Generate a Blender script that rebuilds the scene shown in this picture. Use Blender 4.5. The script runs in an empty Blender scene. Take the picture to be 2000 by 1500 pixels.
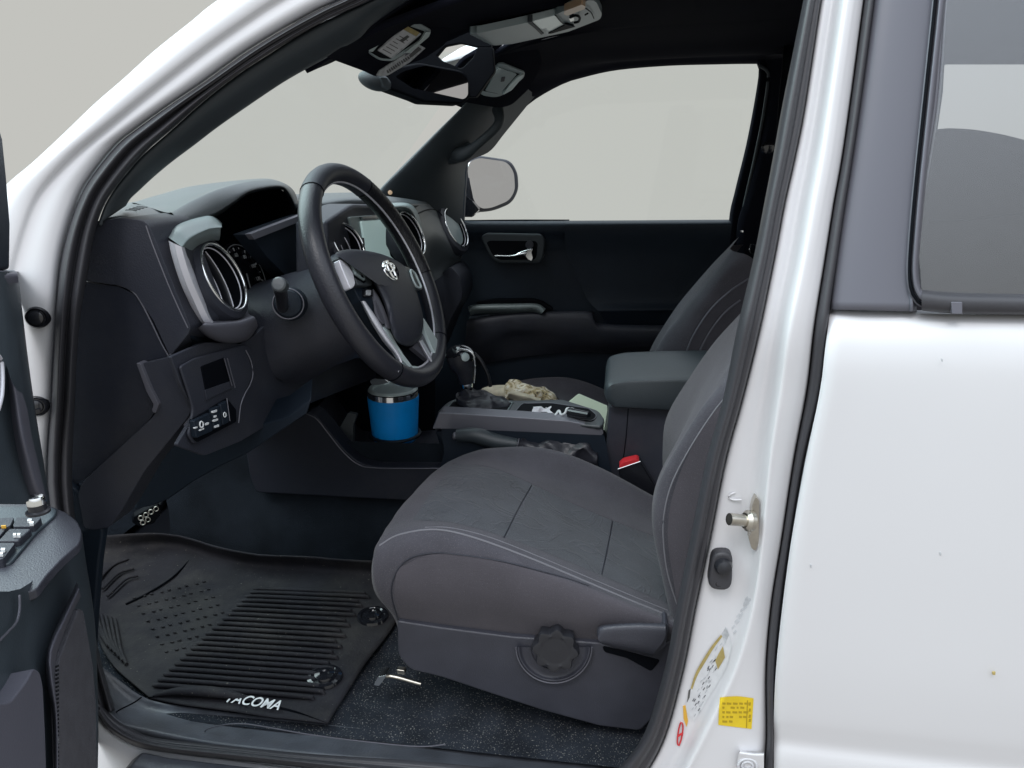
import bpy, bmesh, math, random
from mathutils import Vector, Matrix, noise
random.seed(4)
SC = bpy.context.scene
COL = SC.collection
# ------------------------------------------------------------------ camera
CAM = Vector((0, -.85, 1.45)); FPX = 1450.0
yaw, pit = math.radians(8), math.radians(17)
FW = Vector((-math.sin(yaw)*math.cos(pit), math.cos(yaw)*math.cos(pit), -math.sin(pit)))
RT = Vector((math.cos(yaw), math.sin(yaw), 0)); UP = RT.cross(FW)
cd = bpy.data.cameras.new('camera'); cam = bpy.data.objects.new('camera', cd); COL.objects.link(cam)
cd.sensor_width = 36; cd.lens = 36*FPX/2000; cd.clip_start = .02; cd.clip_end = 500
M = Matrix((RT, UP, -FW)).transposed().to_4x4(); M.translation = CAM; cam.matrix_world = M
SC.camera = cam
# ------------------------------------------------------------------ light: overcast sky + soft sun
W = bpy.data.worlds.new('World'); SC.world = W; W.use_nodes = True
nt = W.node_tree; N = nt.nodes; L = nt.links
for n in list(N): N.remove(n)
out = N.new('ShaderNodeOutputWorld'); bg = N.new('ShaderNodeBackground'); bg.inputs[1].default_value = 1.0
tc = N.new('ShaderNodeTexCoord'); sep = N.new('ShaderNodeSeparateXYZ'); L.new(tc.outputs['Generated'], sep.inputs[0])
ramp = N.new('ShaderNodeValToRGB'); mr = N.new('ShaderNodeMapRange')
mr.inputs[1].default_value = -1; mr.inputs[2].default_value = 1
L.new(sep.outputs[2], mr.inputs[0]); L.new(mr.outputs[0], ramp.inputs[0])
r = ramp.color_ramp
GREY = (.545, .545, .515, 1)
els = [(0, (.36, .35, .34, 1)), (.32, (.42, .41, .40, 1)), (.44, GREY), (.60, GREY), (.80, (1.28, 1.36, 1.46, 1)), (1, (1.85, 1.98, 2.12, 1))]
r.elements[0].position, r.elements[0].color = els[0]; r.elements[1].position, r.elements[1].color = els[-1]
for p, c in els[1:-1]:
    e = r.elements.new(p); e.color = c
sky = N.new('ShaderNodeTexSky'); sky.sky_type = 'NISHITA'; sky.sun_disc = False
sky.sun_elevation = math.radians(52); sky.sun_rotation = math.radians(200)
mix = N.new('ShaderNodeMixRGB'); mix.blend_type = 'ADD'
sc2 = N.new('ShaderNodeMixRGB'); sc2.blend_type = 'MULTIPLY'; sc2.inputs[0].default_value = 1
mr2 = N.new('ShaderNodeMapRange'); mr2.inputs[1].default_value = .25; mr2.inputs[2].default_value = .7; mr2.inputs[4].default_value = .05
L.new(sep.outputs[2], mr2.inputs[0])
L.new(sky.outputs[0], sc2.inputs[1]); L.new(mr2.outputs[0], sc2.inputs[2])
mix.inputs[0].default_value = 1
# bright teal sky patch added ahead of the truck to light the dash tops
dt = N.new('ShaderNodeVectorMath'); dt.operation = 'DOT_PRODUCT'; dt.inputs[1].default_value = Vector((-.72, .12, .68)).normalized()
L.new(tc.outputs['Generated'], dt.inputs[0])
mr3 = N.new('ShaderNodeMapRange'); mr3.interpolation_type = 'SMOOTHSTEP'; mr3.inputs[1].default_value = .76; mr3.inputs[2].default_value = .99
L.new(dt.outputs['Value'], mr3.inputs[0])
gl = N.new('ShaderNodeMixRGB'); gl.blend_type = 'MULTIPLY'; gl.inputs[0].default_value = 1; gl.inputs[1].default_value = (3.6, 4.7, 4.7, 1)
L.new(mr3.outputs[0], gl.inputs[2])
mixb = N.new('ShaderNodeMixRGB'); mixb.blend_type = 'ADD'; mixb.inputs[0].default_value = 1
L.new(ramp.outputs[0], mix.inputs[1]); L.new(sc2.outputs[0], mix.inputs[2])
L.new(mix.outputs[0], mixb.inputs[1]); L.new(gl.outputs[0], mixb.inputs[2]); L.new(mixb.outputs[0], bg.inputs[0]); L.new(bg.outputs[0], out.inputs[0])
sd = bpy.data.lights.new('sun', 'SUN'); sun = bpy.data.objects.new('sun', sd); COL.objects.link(sun)
sd.energy = .95; sd.angle = math.radians(18); sd.color = (1, .97, .96)
sun.rotation_euler = Vector((.15, .55, -.85)).to_track_quat('-Z', 'Y').to_euler()
SC.view_settings.view_transform = 'Standard'; SC.view_settings.look = 'None'
SC.view_settings.exposure = 0; SC.view_settings.gamma = 1
# ------------------------------------------------------------------ points
def ray(px, py): return FW + RT*((px-1000)/FPX) + UP*((750-py)/FPX)
def P(px, py, Y=0.0):
    d = ray(px, py); return CAM + d*((Y-CAM.y)/d.y)
def PX(px, py, X):
    d = ray(px, py); return CAM + d*((X-CAM.x)/d.x)
def PZ(px, py, z):
    d = ray(px, py); return CAM + d*((z-CAM.z)/d.z)
BELT, LEAN = 1.27, .28
def S(px, py, off=0.0):           # body side: upright below the belt, leaning in above it
    p = P(px, py, off)
    if p.z <= BELT: return p
    d = ray(px, py); # y = off + LEAN*(z-BELT)
    t = (off + LEAN*(CAM.z-BELT) - CAM.y)/(d.y - LEAN*d.z)
    return CAM + d*t
_A = P(190, 1200, -.05); _B = P(0, 1200, -.34)
_dn = Vector((_B.y-_A.y, -(_B.x-_A.x), 0)).normalized()
if _dn.x < 0: _dn = -_dn
def DR(px, py, off=0.0):          # inner face of the open door
    d = ray(px, py); o = _A + _dn*off
    return CAM + d*((o-CAM).dot(_dn)/d.dot(_dn))
# ------------------------------------------------------------------ materials
MT = {}
def mat(name, col, rough=.5, metal=0, bump=0, bscale=400, coat=0, spec=.5, var=0, vscale=6, speck=None, spscale=300, sheen=0, crease=0, dust=0):
    m = bpy.data.materials.new(name); m.use_nodes = True; t = m.node_tree; b = t.nodes['Principled BSDF']
    b.inputs['Base Color'].default_value = (*col, 1); b.inputs['Roughness'].default_value = rough
    b.inputs['Metallic'].default_value = metal; b.inputs['Specular IOR Level'].default_value = spec
    b.inputs['Coat Weight'].default_value = coat; b.inputs['Coat Roughness'].default_value = .08
    if sheen: b.inputs['Sheen Weight'].default_value = sheen; b.inputs['Sheen Roughness'].default_value = .5
    tcn = t.nodes.new('ShaderNodeTexCoord'); cur = None
    if var or speck:
        nz = t.nodes.new('ShaderNodeTexNoise'); nz.inputs['Scale'].default_value = vscale; nz.inputs['Detail'].default_value = 6
        t.links.new(tcn.outputs['Object'], nz.inputs['Vector'])
        rp = t.nodes.new('ShaderNodeValToRGB'); rp.color_ramp.elements[0].position = .3; rp.color_ramp.elements[1].position = .72
        rp.color_ramp.elements[0].color = (*[c*(1-var) for c in col], 1); rp.color_ramp.elements[1].color = (*[c*(1+var) for c in col], 1)
        t.links.new(nz.outputs[0], rp.inputs[0]); cur = rp.outputs[0]
        mrr = t.nodes.new('ShaderNodeMapRange'); mrr.inputs[3].default_value = max(.02, rough-.1*var*2); mrr.inputs[4].default_value = min(1, rough+.12*var*2)
        t.links.new(nz.outputs[0], mrr.inputs[0]); t.links.new(mrr.outputs[0], b.inputs['Roughness'])
    if speck:
        n2 = t.nodes.new('ShaderNodeTexNoise'); n2.inputs['Scale'].default_value = spscale; n2.inputs['Detail'].default_value = 2
        t.links.new(tcn.outputs['Object'], n2.inputs['Vector'])
        r2 = t.nodes.new('ShaderNodeValToRGB'); r2.color_ramp.elements[0].position = speck[1]; r2.color_ramp.elements[1].position = speck[1]+.06
        r2.color_ramp.elements[0].color = (0, 0, 0, 1); r2.color_ramp.elements[1].color = (1, 1, 1, 1)
        t.links.new(n2.outputs[0], r2.inputs[0])
        mx = t.nodes.new('ShaderNodeMixRGB'); mx.inputs[2].default_value = (*speck[0], 1)
        t.links.new(r2.outputs[0], mx.inputs[0]); t.links.new(cur, mx.inputs[1]); cur = mx.outputs[0]
    if dust:
        nd = t.nodes.new('ShaderNodeTexNoise'); nd.inputs['Scale'].default_value = 4.5; nd.inputs['Detail'].default_value = 9; nd.inputs['Roughness'].default_value = .72
        t.links.new(tcn.outputs['Object'], nd.inputs['Vector'])
        md_ = t.nodes.new('ShaderNodeMapRange'); md_.inputs[1].default_value = .48; md_.inputs[2].default_value = .72; md_.inputs[4].default_value = .32*dust; t.links.new(nd.outputs[0], md_.inputs[0])
        mxd = t.nodes.new('ShaderNodeMixRGB'); mxd.inputs[2].default_value = (.12, .112, .10, 1); t.links.new(md_.outputs[0], mxd.inputs[0]); t.links.new(cur, mxd.inputs[1]); cur = mxd.outputs[0]
    if cur: t.links.new(cur, b.inputs['Base Color'])
    if crease:
        n5 = t.nodes.new('ShaderNodeTexNoise'); n5.inputs['Scale'].default_value = 9; n5.inputs['Detail'].default_value = 3; n5.inputs['Distortion'].default_value = 1.6
        t.links.new(tcn.outputs['Object'], n5.inputs['Vector'])
        sb5 = t.nodes.new('ShaderNodeMath'); sb5.operation = 'SUBTRACT'; sb5.inputs[1].default_value = .5; t.links.new(n5.outputs[0], sb5.inputs[0])
        ab5 = t.nodes.new('ShaderNodeMath'); ab5.operation = 'ABSOLUTE'; t.links.new(sb5.outputs[0], ab5.inputs[0])
        mr5 = t.nodes.new('ShaderNodeMapRange'); mr5.inputs[2].default_value = .035; mr5.inputs[3].default_value = 1; mr5.inputs[4].default_value = 0; t.links.new(ab5.outputs[0], mr5.inputs[0])
        cb = t.nodes.new('ShaderNodeBump'); cb.inputs['Strength'].default_value = crease; cb.inputs['Distance'].default_value = .0016; t.links.new(mr5.outputs[0], cb.inputs['Height'])
        t.links.new(cb.outputs[0], b.inputs['Normal'])
    if bump:
        n3 = t.nodes.new('ShaderNodeTexNoise'); n3.inputs['Scale'].default_value = bscale; n3.inputs['Detail'].default_value = 3
        t.links.new(tcn.outputs['Object'], n3.inputs['Vector'])
        bn = t.nodes.new('ShaderNodeBump'); bn.inputs['Strength'].default_value = bump; bn.inputs['Distance'].default_value = .002
        t.links.new(n3.outputs[0], bn.inputs['Height'])
        if crease: t.links.new(cb.outputs[0], bn.inputs['Normal'])
        t.links.new(bn.outputs[0], b.inputs['Normal'])
    MT[name] = m; return m
mat('white_paint', (.72, .722, .745), .38, coat=.35, var=.015, vscale=3)
mat('dash', (.034, .037, .050), .47, bump=.3, bscale=500, var=.16, spec=.38, dust=.5)
mat('dash_dark', (.011, .018, .029), .55, bump=.25, bscale=500, var=.12, spec=.3)
mat('soft_top', (.060, .070, .077), .40, bump=.25, bscale=600, var=.10, spec=.8)
mat('dash_mid', (.019, .022, .033), .52, bump=.25, bscale=500, var=.15, spec=.35, dust=.4)
mat('black', (.0025, .0035, .006), .65, spec=.1)
mat('gloss_black', (.012, .013, .017), .12, coat=.5)
mat('seal', (.042, .042, .049), .48, bump=.1, bscale=300, var=.1)
mat('headliner', (.009, .010, .016), .95, bump=.3, bscale=900, var=.1, spec=.05)
mat('pillar_trim', (.040, .050, .058), .6, bump=.2, bscale=700, var=.1)
mat('silver', (.74, .74, .80), .28, metal=.2)
mat('silver_dark', (.13, .13, .155), .4, metal=.3, var=.05)
mat('grey_strip', (.20, .20, .23), .38, metal=.2)
mat('chrome', (.85, .86, .86), .12, metal=1)
mat('steel', (.55, .52, .46), .3, metal=1, var=.2, vscale=60)
mat('fabric', (.070, .068, .082), .92, bump=.55, bscale=620, var=.14, vscale=16, speck=((.11, .11, .122), .60), spscale=800, spec=.2, sheen=.15)
mat('fabric_side', (.083, .078, .091), .9, bump=.45, bscale=620, var=.10, vscale=12, speck=((.12, .115, .128), .62), spscale=800, spec=.2, sheen=.1)
mat('fabric_center', (.062, .067, .080), .92, crease=.6, bump=.6, bscale=560, var=.16, vscale=20, speck=((.105, .11, .12), .60), spscale=800, spec=.2, sheen=.15)
mat('stitch', (.17, .17, .19), .8)
mat('seat_plastic', (.046, .048, .062), .42, bump=.3, bscale=600, var=.12, vscale=20)
mat('leather', (.026, .027, .035), .34, bump=.3, bscale=350, var=.1)
mat('leather_worn', (.014, .014, .018), .3, bump=.9, bscale=260, var=.3, vscale=30)
mat('carpet', (.024, .029, .038), .98, bump=1.0, bscale=900, var=.4, vscale=18, spec=.1, speck=((.22, .22, .21), .62), spscale=380)
mat('carpet_dark', (.016, .021, .028), .98, bump=.8, bscale=900, var=.3, vscale=10, spec=.1, speck=((.10, .10, .10), .78), spscale=260)
mat('mat_rubber', (.016, .016, .021), .75, spec=.3, bump=.4, bscale=220, var=.3, vscale=12, speck=((.13, .12, .105), .70), spscale=190, dust=1.0)
mat('sill', (.078, .086, .103), .40, bump=.3, bscale=260, var=.28, vscale=22, speck=((.20, .20, .20), .72), spscale=150, dust=1.0)
mat('panel_sky_grey', (.135, .138, .165), .38, spec=.4)
mat('blue', (.002, .36, .98), .42, bump=.2, bscale=700, var=.06, vscale=30)
mat('tan', (.62, .55, .42), .9, bump=.5, bscale=300, var=.2, vscale=40)
mat('paper', (.74, .80, .62), .8)
mat('tissue', (.78, .76, .80), .8)
mat('red', (.65, .03, .04), .4)
mat('yellow', (.80, .58, .02), .5, var=.06, vscale=60)
mat('gold', (.42, .33, .12), .5, var=.2, vscale=90)
mat('orange', (.75, .42, .05), .5)
mat('label_white', (.66, .67, .69), .5, var=.06, vscale=120)
mat('label_grey', (.48, .50, .52), .6, var=.25, vscale=160)
mat('label_grime', (.60, .61, .64), .6, var=.12, vscale=160)
mat('print_white', (.75, .77, .78), .5)
mat('dark_print', (.10, .10, .10), .6)
mat('yellow_dark', (.45, .31, .01), .6)
mat('teal_plastic', (.22, .27, .275), .38, spec=.5, var=.05)
mat('teal_gloss', (.60, .70, .70), .26, metal=.25)
_m = mat('screen_glow', (.33, .43, .43), .25, coat=.4); _b = _m.node_tree.nodes['Principled BSDF']; _b.inputs['Emission Color'].default_value = (.62, .85, .83, 1); _b.inputs['Emission Strength'].default_value = .30  # screen is off; added emission stands in for daylight reflected in it
mat('console_teal', (.34, .41, .42), .40, var=.04)
mat('armrest_top', (.036, .046, .054), .42, bump=.3, bscale=500, var=.12, spec=.6)
mat('amber', (.70, .48, .30), .35)
mat('mirror_face', (.60, .58, .60), .02, metal=1)
mat('ground', (.2, .2, .2), .9)
mat('door_teal', (.048, .062, .075), .4, bump=.2, bscale=500, var=.2, vscale=14)
mat('door_grey', (.10, .10, .125), .5, bump=.2, bscale=700, var=.06)
mat('speaker', (.085, .085, .10), .7, bump=.9, bscale=900, var=.15, vscale=60)
mat('knob', (.020, .021, .026), .28)
def camo():
    m = mat('camo', (.4, .32, .2), .9, bump=.6, bscale=200); t = m.node_tree; b = t.nodes['Principled BSDF']
    v = t.nodes.new('ShaderNodeTexNoise'); v.inputs['Scale'].default_value = 38; v.inputs['Detail'].default_value = 4; v.inputs['Distortion'].default_value = 1.5
    tcn = t.nodes.new('ShaderNodeTexCoord'); t.links.new(tcn.outputs['Object'], v.inputs['Vector'])
    rp = t.nodes.new('ShaderNodeValToRGB'); rp.color_ramp.interpolation = 'CONSTANT'
    cs = [(0, (.10, .08, .06)), (.38, (.42, .32, .17)), (.47, (.68, .58, .42)), (.58, (.80, .74, .64)), (.68, (.34, .25, .14))]
    rp.color_ramp.elements[0].position = 0; rp.color_ramp.elements[0].color = (*cs[0][1], 1)
    rp.color_ramp.elements[1].position = cs[-1][0]; rp.color_ramp.elements[1].color = (*cs[-1][1], 1)
    for p, c in cs[1:-1]:
        e = rp.color_ramp.elements.new(p); e.color = (*c, 1)
    t.links.new(v.outputs[0], rp.inputs[0]); t.links.new(rp.outputs[0], b.inputs['Base Color'])
camo()
def glass(name, tr, refl, tint=(1, 1, 1)):
    m = bpy.data.materials.new(name); m.use_nodes = True; t = m.node_tree
    for n in list(t.nodes): t.nodes.remove(n)
    o = t.nodes.new('ShaderNodeOutputMaterial'); a = t.nodes.new('ShaderNodeBsdfTransparent'); g = t.nodes.new('ShaderNodeBsdfGlossy')
    a.inputs[0].default_value = (tr*tint[0], tr*tint[1], tr*tint[2], 1); g.inputs[0].default_value = (refl, refl, refl, 1); g.inputs['Roughness'].default_value = 0
    ad = t.nodes.new('ShaderNodeAddShader'); t.links.new(a.outputs[0], ad.inputs[0]); t.links.new(g.outputs[0], ad.inputs[1]); t.links.new(ad.outputs[0], o.inputs[0])
    MT[name] = m
glass('glass_tint', .76, .105, (.98, 1, 1.02))
glass('glass_clear', .985, .012, (.985, 1, .998))
# ------------------------------------------------------------------ object helpers
def link(name, me, material, parent=None, label=None):
    o = bpy.data.objects.new(name, me); COL.objects.link(o)
    if material: me.materials.append(MT[material])
    if parent is not None:
        o.parent = parent
        if parent.get('_loc'):
            o.matrix_parent_inverse = Matrix.Translation(-Vector(parent['_loc']))
    if label: o['label'] = label
    return o
def thing(name, loc, label, cat, group=None):
    o = bpy.data.objects.new(name, None); COL.objects.link(o); o.location = loc; o['_loc'] = list(loc); o.empty_display_size = .05
    o['label'] = label; o['category'] = cat
    if group: o['group'] = group
    return o
def face_cam(bm, towards=None):
    bm.normal_update()
    s = sum(f.normal.dot((towards or CAM)-f.calc_center_median())*f.calc_area() for f in bm.faces)
    if s < 0: bmesh.ops.reverse_faces(bm, faces=bm.faces[:])
def finish(bm, name, material, parent, label=None, sharp=35, recalc=True):
    if recalc: bmesh.ops.recalc_face_normals(bm, faces=bm.faces[:])
    me = bpy.data.meshes.new(name)
    for f in bm.faces: f.smooth = True
    bm.to_mesh(me); bm.free()
    if sharp is not None: me.set_sharp_from_angle(angle=math.radians(sharp))
    return link(name, me, material, parent, label)
def bev(o, w=.003, seg=3):
    m = o.modifiers.new('bevel', 'BEVEL'); m.width = w; m.segments = seg; m.limit_method = 'ANGLE'; m.angle_limit = math.radians(35); return o
def sub(o, l=1):
    m = o.modifiers.new('subdivision', 'SUBSURF'); m.levels = l; m.render_levels = l; return o
def crom(pts, n, closed=False):
    """Catmull-Rom resample by arc length to n points"""
    k = len(pts)
    if k == 2 and not closed: return [pts[0].lerp(pts[1], i/(n-1)) for i in range(n)]
    d = []
    segs = k if closed else k-1
    for i in range(segs):
        p0 = pts[(i-1) % k] if closed or i > 0 else pts[0]*2-pts[1]
        p1 = pts[i]; p2 = pts[(i+1) % k]
        p3 = pts[(i+2) % k] if closed or i+2 < k else pts[-1]*2-pts[-2]
        for j in range(12):
            t = j/12
            d.append(.5*((2*p1)+(p2-p0)*t+(2*p0-5*p1+4*p2-p3)*t*t+(3*p1-p0-3*p2+p3)*t**3))
    d.append(pts[0].copy() if closed else pts[-1].copy())
    ln = [0]
    for a, b in zip(d, d[1:]): ln.append(ln[-1]+(b-a).length)
    res = []; j = 0; m = n if closed else n-1
    for i in range(n):
        s = ln[-1]*i/m
        while j < len(ln)-2 and ln[j+1] < s: j += 1
        w = ln[j+1]-ln[j]; res.append(d[j].lerp(d[j+1], 0 if w < 1e-9 else (s-ln[j])/w))
    return res
def cidx(pts, n):
    """Catmull-Rom by index (matched control points)"""
    k = len(pts); res = []
    for i in range(n):
        u = (k-1)*i/(n-1); a = min(int(u), k-2); t = u-a
        p1, p2 = pts[a], pts[a+1]
        p0 = pts[a-1] if a > 0 else p1*2-p2
        p3 = pts[a+2] if a+2 < k else p2*2-p1
        res.append(.5*((2*p1)+(p2-p0)*t+(2*p0-5*p1+4*p2-p3)*t*t+(3*p1-p0-3*p2+p3)*t**3))
    return res
def V(fn, pts, off=None):
    return [fn(p[0], p[1], p[2] if len(p) > 2 else off) if off is not None or len(p) > 2 else fn(p[0], p[1]) for p in pts]
def loft(name, rows, material, parent, n=40, m=4, thick=0, across='s', match=False, label=None, sharp=None, wob=None, closed=False, offs=-1):
    """surface through rows of 3-D points; m = steps between rows"""
    R = [(cidx(r_, n) if match else crom(r_, n)) for r_ in rows]
    cols = []
    for i in range(n):
        c = [r_[i] for r_ in R]
        cols.append(cidx(c, (len(c)-1)*m+1) if across == 's' and len(c) > 2 else [c[j//m].lerp(c[min(j//m+1, len(c)-1)], (j % m)/m) for j in range((len(c)-1)*m+1)])
    bm = bmesh.new()
    vs = [[bm.verts.new(p) for p in c] for c in cols]
    for i in range(n-1):
        for j in range(len(cols[0])-1):
            bm.faces.new((vs[i][j], vs[i+1][j], vs[i+1][j+1], vs[i][j+1]))
    if wob: 
        for v in bm.verts: v.co += wob(v.co)
    face_cam(bm)
    o = finish(bm, name, material, parent, label, sharp, recalc=False)
    if thick:
        md = o.modifiers.new('solid', 'SOLIDIFY'); md.thickness = thick; md.offset = offs
    return o
def rnd(pts, r, seg=5):
    """round 2-D polygon corners by r pixels"""
    res = []; k = len(pts)
    for i in range(k):
        p = pts[i]; rr = p[2] if len(p) > 2 else r
        p = Vector(p[:2]); a = Vector(pts[i-1][:2])-p; b = Vector(pts[(i+1) % k][:2])-p
        q = min(rr, a.length*.45, b.length*.45)
        if q < .5: res.append((p.x, p.y)); continue
        s = p+a.normalized()*q; e = p+b.normalized()*q
        for j in range(seg+1):
            t = j/seg; c = s.lerp(p, t).lerp(p.lerp(e, t), t); res.append((c.x, c.y))
    return res
def extr(name, front, vec, material, parent, bw=.003, label=None, seg=3, taper=1.0):
    """closed outline of 3-D points extruded by vec (vector or list of vectors)"""
    bm = bmesh.new(); k = len(front)
    c = sum(front, Vector())/k
    F = [bm.verts.new(p) for p in front]; B = [bm.verts.new(c+(p-c)*taper+vec) for p in front]
    bm.faces.new(F); bm.faces.new(B[::-1])
    for i in range(k): bm.faces.new((F[i], F[i-1], B[i-1], B[i]))
    o = finish(bm, name, material, parent, label)
    if bw: bev(o, bw, seg)
    return o
def pan(name, pts, fn, off, depth, material, parent, r=0, bw=.003, label=None, vec=None, taper=1.0):
    q = rnd(pts, r) if r else [p[:2] for p in pts]
    vec = vec if vec is not None else Vector((0, depth, 0))
    return extr(name, [fn(x, y, off) for x, y in q], vec, material, parent, bw, label, taper=taper)
def tube(name, pts, rad, material, parent, n=40, seg=10, closed=False, label=None, flat=1.0, up=Vector((0, 0, 1)), cap=True):
    """swept tube; rad number or list matched to pts"""
    C = crom(pts, n, closed)
    if isinstance(rad, (list, tuple)):
        RR = [v.x for v in cidx([Vector((q, 0, 0)) for q in rad], n)]
    else: RR = [rad]*n
    bm = bmesh.new(); rings = []
    for i, c in enumerate(C):
        a = C[(i-1) % n] if closed or i > 0 else c; b = C[(i+1) % n] if closed or i < n-1 else c
        t = (b-a).normalized(); s = t.cross(up)
        if s.length < 1e-3: s = t.cross(Vector((1, 0, 0)))
        s.normalize(); w = s.cross(t)
        rings.append([bm.verts.new(c+(s*math.cos(2*math.pi*j/seg)+w*flat*math.sin(2*math.pi*j/seg))*RR[i]) for j in range(seg)])
    for i in range(n if closed else n-1):
        a, b = rings[i], rings[(i+1) % n]
        for j in range(seg): bm.faces.new((a[j], a[(j+1) % seg], b[(j+1) % seg], b[j]))
    if not closed and cap: bm.faces.new(rings[0]); bm.faces.new(rings[-1])
    return finish(bm, name, material, parent, label, 50)
def frame(n, up=Vector((0, 0, 1))):
    n = n.normalized(); a = up.cross(n)
    if a.length < 1e-4: a = Vector((1, 0, 0))
    a.normalize(); return a, n.cross(a), n     # right, up, out
def lathe(name, c, n, prof, material, parent, seg=48, label=None, wave=None, sharp=35, sx=1, sy=1, cap=True, up=Vector((0, 0, 1))):
    """prof = [(r, h)] along axis n from c"""
    a, b, n = frame(n, up); bm = bmesh.new(); rings = []
    for q in prof:
        r_, h = q[:2]; k = q[2] if len(q) > 2 else 1
        rg = []
        for j in range(seg):
            t = 2*math.pi*j/seg; rr = r_*(1+(wave(t)*k if wave else 0))
            rg.append(bm.verts.new(c+a*math.cos(t)*rr*sx+b*math.sin(t)*rr*sy+n*h))
        rings.append(rg)
    for x, y in zip(rings, rings[1:]):
        for j in range(seg): bm.faces.new((x[j], x[(j+1) % seg], y[(j+1) % seg], y[j]))
    if cap: bm.faces.new(rings[0]); bm.faces.new(rings[-1])
    return finish(bm, name, material, parent, label, sharp)
def ring(name, c, n, R, r_, material, parent, sx=1, sy=1, label=None, seg=64):
    a, b, n = frame(n)
    pts = [c+a*math.cos(2*math.pi*j/24)*R*sx+b*math.sin(2*math.pi*j/24)*R*sy for j in range(24)]
    return tube(name, pts, r_, material, parent, n=seg, closed=True, label=label, up=n, seg=8)
def quad(name, pts, material, parent, thick=.0008, label=None, bw=0):
    n = (pts[1]-pts[0]).cross(pts[2]-pts[0]).normalized()
    if n.dot(CAM-pts[0]) < 0: n = -n
    return extr(name, [p+n*thick for p in pts], -n*thick*2, material, parent, bw, label)
def text(name, body, o, right, up, size, material, parent, shear=0, ext=.0003, label=None, bold=.0):
    cu = bpy.data.curves.new('lettering', 'FONT'); cu.body = body; cu.size = size; cu.extrude = ext; cu.shear = shear; cu.offset = bold
    cu.align_x = 'CENTER'; cu.align_y = 'CENTER'
    t = bpy.data.objects.new('lettering', cu); COL.objects.link(t)
    bpy.context.view_layer.update()
    me = bpy.data.meshes.new_from_object(t.evaluated_get(bpy.context.evaluated_depsgraph_get()))
    bpy.data.objects.remove(t)
    r_ = right.normalized(); n = r_.cross(up).normalized(); u = n.cross(r_)
    m = Matrix((r_, u, n)).transposed().to_4x4(); m.translation = o
    me.transform(m); me.materials.clear()
    return link(name, me, material, parent, label)
def off(pts, v): return [p+v for p in pts]

from mathutils.bvhtree import BVHTree
def bvh(*objs):
    vs, fs = [], []
    for o in objs:
        b = len(vs); vs += [v.co.copy() for v in o.data.vertices]; fs += [[b+i for i in p.vertices] for p in o.data.polygons]
    return BVHTree.FromPolygons(vs, fs)
def on(tree, lift=.001, fall=.2):
    def f(px, py, o=None):
        d = ray(px, py).normalized(); h = tree.ray_cast(CAM, d)
        return (h[0] if h[0] else P(px, py, fall))-d*lift
    return f
def decal(name, rows, tree, material, parent, lift=.0012, n=50, m=10):
    R2 = [crom([Vector((*p, 0)) for p in r_], n) for r_ in rows]; f = on(tree, lift)
    g_ = [cidx([r_[i] for r_ in R2], m) for i in range(n)]
    bm = bmesh.new(); vs = [[bm.verts.new(f(p.x, p.y)) for p in c] for c in g_]
    for i in range(n-1):
        for j in range(m-1): bm.faces.new((vs[i][j], vs[i+1][j], vs[i+1][j+1], vs[i][j+1]))
    face_cam(bm); return finish(bm, name, material, parent, None, None, recalc=False)
# ================================================================== TRUCK
T = thing('pickup_truck', (0, .7, .35), 'white pickup truck cab with the driver door open, showing a dark grey cloth interior', 'pickup truck')
def grp(name):      # a part that only groups
    o = bpy.data.objects.new(name, None); COL.objects.link(o); o.parent = T
    o.matrix_parent_inverse = Matrix.Translation(-Vector(T['_loc'])); o.empty_display_size = .03
    return o
# ---------------- white body: front pillar
eB = [(790, -60), (665, 0), (620, 21), (550, 60), (480, 103), (400, 160), (330, 207), (270, 250), (227, 285), (175, 351), (150, 400), (130, 460), (117, 523), (110, 600), (105, 687), (101, 775), (93, 946), (120, 1100), (165, 1290), (192, 1400)]
eA = [(590, -110), (425, 0), (375, 40), (300, 100), (245, 150), (185, 202), (130, 255), (95, 288), (60, 320), (15, 358), (-15, 395), (-40, 460), (-60, 523), (-80, 600), (-90, 687), (-100, 775), (-110, 946), (-110, 1100), (-100, 1290), (-90, 1440)]
def band(name, A, B, prof, material, fn=S, n=70, parent=None, thick=.004, m=3, **k):
    Ap = crom([Vector((*p, 0)) for p in A], n); Bp = crom([Vector((*p, 0)) for p in B], n)
    A_ = cidx([Vector((*p, 0)) for p in A], n); B_ = cidx([Vector((*p, 0)) for p in B], n)
    if len(A) == len(B): Ap, Bp = A_, B_
    rows = []
    for t, o in prof:
        rows.append([fn(*(a.lerp(b, t)).to_2d(), o) for a, b in zip(Ap, Bp)])
    return loft(name, rows, material, parent or T, n=n, m=m, thick=thick, match=True, **k)
fp = band('front_pillar', eA, eB, [(0, .10), (.02, .045), (.08, .012), (.22, 0), (.42, .003), (.50, .009), (.58, .011), (.75, .011), (.93, .02), (1.0, .034)], 'white_paint')
# fender behind the hinge, sealing the gap at the far left
# ---------------- front weather seal
eC = [(845, -60), (725, 0), (680, 20), (620, 48), (550, 90), (470, 142), (400, 196), (345, 245), (280, 302), (224, 369), (200, 410), (184, 460), (170, 540), (157, 620), (150, 700), (147, 775), (141, 946), (160, 1100), (195, 1280), (225, 1385)]
eBs = eB
band('door_seal', eBs, eC, [(0, .030), (.08, .012), (.25, .004), (.42, .012), (.50, .019), (.58, .014), (.75, .010), (.9, .020), (1.0, .045)], 'seal', m=4)
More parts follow.
